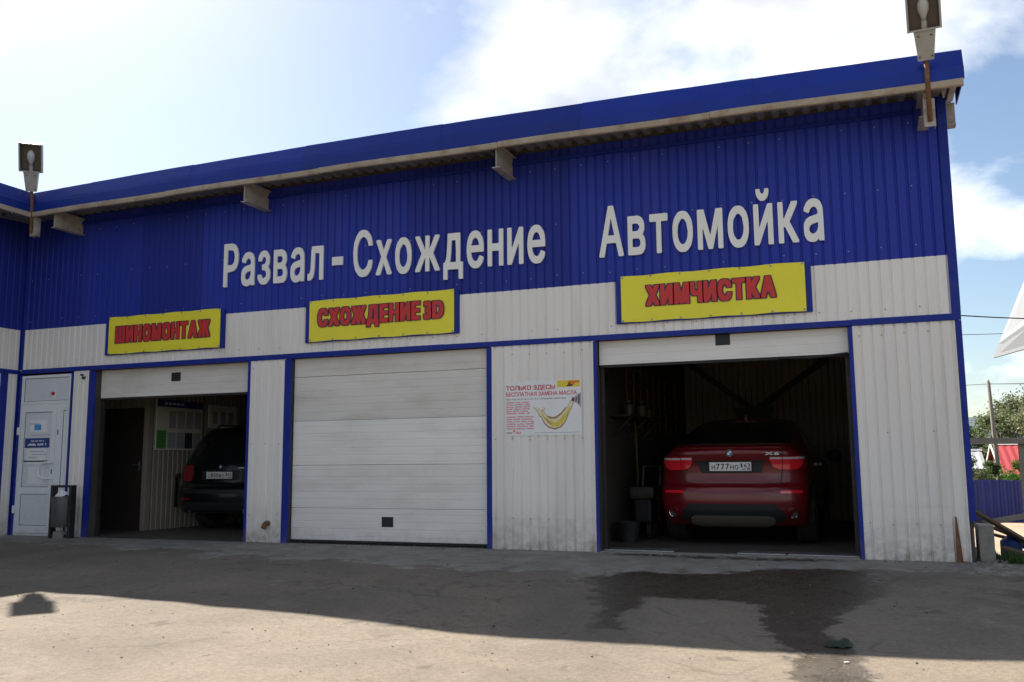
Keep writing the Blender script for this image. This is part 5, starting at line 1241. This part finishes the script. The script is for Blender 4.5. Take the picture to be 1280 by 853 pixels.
# house with red roof
KB = 1.35
def kx(v): return v*KB
def ky(v): return (v+10.7532)*KB-10.7532
def kz(v): return 1.0318+(v-1.0318)*KB
h1 = thing('red_roof_house', 'low house with bright red metal roof behind the blue fence', 'house', (kx(7.2), ky(32), -1.5))
def gable(o, x0, x1, y0, y1, zb, ze, zr, wallm, roofm, trim=None):
    bx('wall', wallm, o, x0+.25, x1-.25, y0+.35, y1-.35, zb, ze)
    ym = (y0+y1)/2
    for xg in (x0+.25, x1-.33): MB().prism([(y0+.35, ze), (y1-.35, ze), (ym, zr-.08)], xg, xg+.08, plane='yz').build('gable', wallm, o)
    for ya, yb in ((y0, ym), (y1, ym)):
        mb = MB(); n = int((x1-x0)/.35); vs_ = []
        for i in range(n*2+1):
            x = x0+(x1-x0)*i/(n*2); h = .03*(i % 2)
            vs_ += [(x, ya, ze-.12+h), (x, yb, zr+h)]
        mb.add(vs_, [(2*i, 2*i+2, 2*i+3, 2*i+1) for i in range(n*2)]).build('roof', roofm, o, fixn=False)
    MB().prism([(ym-.14, zr+.0), (ym+.14, zr+.0), (ym, zr+.11)], x0-.05, x1+.05, plane='yz').build('ridge_cap', trim or roofm, o)
    if trim:
        for xg in (x0-.02, x1-.02):
            for ya in (y0, y1): bar('verge_board', trim, (xg, ya-.02*(1 if ya == y0 else -1), ze-.10), (xg, ym, zr+.05), .05, o, .16)
gable(h1, kx(4.35), kx(10.5), ky(29.2), ky(35.0), -1.7, kz(.62), kz(1.70), 'house_wall', 'roof_red', 'house_white')
for x in (5.4, 7.2, 9.0):
    x = kx(x); yw = ky(29.2)+.35
    w1 = bx('window', 'house_white', h1, x, x+1.0, yw-.04, yw-.004, -.9, .2); bx('pane', 'car_glass', w1, x+.08, x+.92, yw-.05, yw-.03, -.82, .12)
h2 = thing('grey_roof_shed', 'small shed with pale grey corrugated roof seen past the building corner', 'shed', (kx(3.3), ky(35), -1.6))
gable(h2, kx(2.3), kx(4.25), ky(33.0), ky(36.8), -1.8, kz(.80), kz(1.50), 'house_wall', 'roof_zinc', None)
# utility pole and cables
pl_ = thing('utility_pole', 'leaning wooden utility pole behind the red-roofed house', 'utility pole', (kx(4.28), ky(28), -1.5))
MB().tube([(kx(4.28), ky(28), -1.8), (kx(4.12), ky(28), kz(1.0)), (kx(4.02), ky(28), kz(4.0))], [.13, .11, .085], 10).build('shaft', 'pole_wood', pl_, smooth=True)
MB().lathe([(0, .03), (.05, .06), (.12, .06), (.17, .0)], 10, 'z', (kx(4.02), ky(28), kz(4.0)-.01)).build('insulator', 'house_white', pl_, smooth=40)
def cable(p, q_, sag, r_, label):
    p = Vector(p); q_ = Vector(q_)
    o = MB().tube([p.lerp(q_, k/24)-Vector((0, 0, sag*4*(k/24)*(1-k/24))) for k in range(25)], r_, 5).build('power_cable', 'cable_black', None, smooth=True); tag(o, label, 'cable', 'cables beyond the right-hand corner')
cable((.92, .3, 2.62), (9.0, 8.0, 4.1), .35, .007, 'thick black cable leaving the right-hand corner at trim height')
cable((kx(4.02), ky(28), kz(3.93)), (-3, 90, 10.5), .6, .018, 'thin cable running left from the utility pole')
cable((kx(4.02), ky(28), kz(3.93)), (22, 36, 6.2), .6, .018, 'thin cable running right from the utility pole')
cable((-2, 44, 8.2), (26, 40, 8.0), .6, .016, 'upper far cable crossing the cloud beside the building')
# white sheet awning at the right edge
aw = thing('sheet_awning', 'white sheet-metal awning with grey skirt at the right edge', 'awning', (5.4, 13.0, -.8))
def slab(name, m, a, b, c_, d_, t_, parent):
    a, b, c_, d_ = (Vector(v) for v in (a, b, c_, d_)); n_ = (b-a).cross(d_-a).normalized()*t_
    return MB().add([a, b, c_, d_, a+n_, b+n_, c_+n_, d_+n_], [(0, 1, 2, 3), (7, 6, 5, 4), (0, 4, 5, 1), (1, 5, 6, 2), (2, 6, 7, 3), (3, 7, 4, 0)]).build(name, m, parent)
def sheet4(name, m, pts, parent, t_=.03):
    return slab(name, m, *pts, t_, parent)
AW = [(2.961, 16, 3.698), (3.117, 16, 4.069), (3.782, 16, 5.608), (3.167, 10, 3.911), (3.764, 10, 6.235), (3.123, 10, 3.316)]
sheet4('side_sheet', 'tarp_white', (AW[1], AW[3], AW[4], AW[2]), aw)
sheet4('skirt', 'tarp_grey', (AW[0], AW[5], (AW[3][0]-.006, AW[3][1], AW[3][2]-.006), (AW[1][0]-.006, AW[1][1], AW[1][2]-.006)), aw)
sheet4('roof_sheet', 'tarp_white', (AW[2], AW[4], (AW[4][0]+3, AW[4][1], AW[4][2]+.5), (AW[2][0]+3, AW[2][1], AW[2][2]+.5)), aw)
bar('frame_bar', 'steel', (AW[1][0]+.06, 15.95, AW[1][2]+.02), (AW[1][0]+3.2, 15.95, AW[1][2]+.35), .06, aw); bar('frame_bar', 'steel', (AW[3][0]+.06, 10.05, AW[3][2]+.02), (AW[3][0]+3.2, 10.05, AW[3][2]+.35), .06, aw)
bar('eave_bar', 'steel', (AW[1][0]+.07, 15.9, AW[1][2]+.03), (AW[3][0]+.07, 10.1, AW[3][2]+.03), .05, aw)
for y in (10.1, 15.9): bx('post', 'steel', aw, 5.4, 5.5, y-.05, y+.05, -1.1, 4.6)

# ------------------------------------------------------------------ trees and shrubs
def tree(name, label, x, y, zb, h_, rx, crown0, leafm, barkm, n_leaf, ls, seed, group, droop=0.0, lobes=9):
    rnd = random.Random(seed); o = thing(name, label, 'tree' if h_ > 3 else 'shrub', (x, y, zb), group)
    tr = MB(); top = Vector((x+rnd.uniform(-.3, .3), y, zb+h_*.93)); base = Vector((x, y, zb-.1)); r0_ = h_*.018+.03
    tp = [base.lerp(top, k/6)+Vector((rnd.uniform(-1, 1), rnd.uniform(-1, 1), 0))*h_*.012*k/2 for k in range(7)]
    tr.tube(tp, [r0_*(1-.14*k) for k in range(7)], 8)
    cl = []
    for k in range(lobes):
        t_ = crown0+(1-crown0)*(k+.4)/lobes; a = rnd.uniform(0, 6.28); prof = math.sin(math.pi*min(1, (t_-crown0)/(1-crown0)*.85+.18))**.7
        d = rx*prof*rnd.uniform(.35, .95); c_ = Vector((x+d*math.cos(a), y+d*math.sin(a), zb+h_*t_)); cl.append((c_, rx*rnd.uniform(.28, .48)))
        s_ = base.lerp(top, max(.12, t_-.22)); tr.tube([s_, s_.lerp(c_, .5)+Vector((0, 0, .05*h_*rnd.random())), c_], [r0_*.42, r0_*.28, r0_*.1], 5)
    cl.append((top, rx*.35))
    tr.build('trunk', barkm, o, smooth=True)
    lv = MB(); per = n_leaf//len(cl)
    for c_, r_ in cl:
        for sub in range(6):
            sc_ = c_+Vector((rnd.gauss(0, 1), rnd.gauss(0, 1), rnd.gauss(0, .8)))*r_*.62; sr = r_*rnd.uniform(.25, .5)
            for _ in range(per//6):
                p = sc_+Vector((rnd.gauss(0, 1), rnd.gauss(0, 1), rnd.gauss(0, 1)-droop*abs(rnd.gauss(0, 1.3))))*sr*.75
                n__ = Vector((rnd.gauss(0, 1), rnd.gauss(0, 1), rnd.gauss(.5, 1))).normalized(); u_ = n__.orthogonal().normalized(); w_ = n__.cross(u_); a = rnd.uniform(0, 6.28); u2 = u_*math.cos(a)+w_*math.sin(a); w2 = n__.cross(u2); l_ = ls*rnd.uniform(.6, 1.4)
                lv.add([p-u2*l_, p+w2*l_*.5, p+u2*l_, p-w2*l_*.5], [(0, 1, 2, 3)])
    lv.build('crown', leafm, o, fixn=False); return o
T = 'trees behind the blue fence'
tree('birch_tree', 'drooping birch at the right edge beside the utility pole', kx(6.95), ky(35), -1.7, 7.6, 1.8, .22, 'leaf_pale', 'bark_pale', 9000, .085, 1, T, 1.0, 14)
tree('broadleaf_tree', 'rounded pale green tree behind the utility pole', kx(5.85), ky(44), -1.8, 6.1, 2.2, .2, 'leaf_pale', 'bark', 8000, .10, 2, T, lobes=12)
tree('broadleaf_tree', 'dark green tree just left of the utility pole', kx(4.7), ky(46), -1.8, 5.2, 2.0, .15, 'leaf_mid', 'bark', 7000, .10, 3, T, lobes=12)
tree('broadleaf_tree', 'low tree closest to the building corner on the skyline', kx(3.5), ky(50), -1.8, 5.0, 2.3, .15, 'leaf_mid', 'bark', 7000, .11, 4, T, lobes=12)
tree('broadleaf_tree', 'tree beyond the drooping birch, partly outside the picture', kx(9.0), ky(42), -1.8, 8.6, 2.9, .22, 'leaf_mid', 'bark', 7000, .10, 5, T, lobes=12)
tree('broadleaf_tree', 'tall tree right behind the red roof', kx(7.2), ky(47), -1.8, 7.2, 2.6, .2, 'leaf_pale', 'bark', 8000, .11, 15, T, lobes=12)
S_ = 'shrubs behind the blue fence'
tree('garden_shrub', 'bright green bush in front of the red roof', kx(4.62), ky(26), -1.4, 2.35, .95, .12, 'leaf_bright', 'bark', 4200, .055, 6, S_)
tree('garden_shrub', 'bright green bush at the right edge in front of the red roof', kx(5.55), ky(26.5), -1.4, 2.4, 1.2, .12, 'leaf_bright', 'bark', 4200, .055, 7, S_)
tree('garden_shrub', 'dull green bush in front of the grey shed roof', kx(2.95), ky(25), -1.4, 2.45, .75, .12, 'leaf_pale', 'bark', 3600, .055, 8, S_)
tree('garden_shrub', 'dark bush between the shed and the red-roofed house', kx(3.8), ky(27), -1.4, 2.4, .8, .12, 'leaf_mid', 'bark', 3600, .055, 9, S_)
# far wooded hill
vs_ = []; nxh = 60
for i in range(nxh+1):
    x = -380+i*18.0; prof = 19+5*math.sin(x*.008+1.2)+3*math.sin(x*.021)+2.0*float(vnoise(np.array(x*.12), np.array(.5)))
    for y, k in ((430, 0), (480, .35), (540, .75), (600, 1.0), (720, .9), (900, 0)): vs_.append((x, y, -6+(prof+6)*k+(2.0*float(vnoise(np.array(x*.09), np.array(y*.05))) if 0 < k < 1 else 0)))
struct(MB().add(vs_, [(i*6+j, (i+1)*6+j, (i+1)*6+j+1, i*6+j+1) for i in range(nxh) for j in range(5)]).build('hill', 'hill_forest_hazed', None, smooth=True))

# ------------------------------------------------------------------ small things on the yard
rx_, ry_ = -.32, -4.15
vs_ = []; rnd = random.Random(4)
for j in range(7):
    for i in range(11):
        u = i/10-.5; v = j/6-.5; h_ = .012+.035*math.exp(-((u-.25)/.18)**2)*(1-2*abs(v))+.012*rnd.random()
        if abs(u) > .45 or abs(v) > .45: h_ = .004+.012*rnd.random()
        x = rx_+u*.17+.015*rnd.random(); y = ry_+v*.17*(1-.5*abs(u))+.015*rnd.random(); vs_.append((x, y, gz(x, y)+h_))
rg_ = MB().add(vs_, [(j*11+i, j*11+i+1, (j+1)*11+i+1, (j+1)*11+i) for j in range(6) for i in range(10)]).build('crumpled_rag', 'rag_green', None, smooth=60, fixn=False); tag(rg_, 'crumpled dark green rag lying on the wet run', 'rag')
sc_ = MB().box(-.016, .016, -.007, .007, 0, .003).build('paper_scrap', 'paper'); sc_.matrix_world = Matrix.Translation((-.25, -4.62, gz(-.25, -4.62)+.006)) @ Matrix.Rotation(.6, 4, 'Z'); tag(sc_, 'tiny white paper scrap on the wet run in the sun', 'paper scrap')
def stones(name, m, n, seed, r0_, r1_, box, label):
    rnd = random.Random(seed); mb = MB()
    for _ in range(n):
        x = rnd.uniform(box[0], box[1]); y = rnd.uniform(box[2], box[3]); r_ = r0_+(r1_-r0_)*rnd.random()**4; z = gz(x, y)
        a = rnd.uniform(0, 6.28); vs2 = []
        for k in range(5): vs2.append((x+r_*math.cos(a+k*1.257)*rnd.uniform(.7, 1.1), y+r_*math.sin(a+k*1.257)*rnd.uniform(.7, 1.1), z-.002))
        for k in range(5): vs2.append((x+r_*.6*math.cos(a+k*1.257)*rnd.uniform(.7, 1.1), y+r_*.6*math.sin(a+k*1.257)*rnd.uniform(.7, 1.1), z+r_*rnd.uniform(.4, .8)))
        mb.add(vs2, [(k, (k+1) % 5, 5+(k+1) % 5, 5+k) for k in range(5)]+[(5, 6, 7, 8, 9)])
    o = mb.build(name, m, None); struct(o, 'stuff'); o['label'] = label
stones('grit', 'stone', 1500, 1, .003, .011, (-9, 2.2, -7.5, -.15), 'pale grit and small stones scattered over the yard')
stones('dark_grit', 'stone_dark', 170, 2, .003, .015, (-8.5, 2.2, -7.5, -.2), 'dark crumbs of asphalt scattered over the yard')
stones('corner_rubble', 'stone', 420, 3, .006, .035, (.6, 2.2, -.9, .3), 'rubble lying along the foot of the right-hand corner')
stones('dark_rubble', 'stone_dark', 260, 6, .012, .075, (1.08, 2.3, .0, .9), 'dark rubble under the planks at the right-hand corner')
stones('wall_foot_crumbs', 'stone', 500, 4, .005, .022, (-8.3, .9, -.22, -.03), 'crumbs of mortar along the foot of the wall')
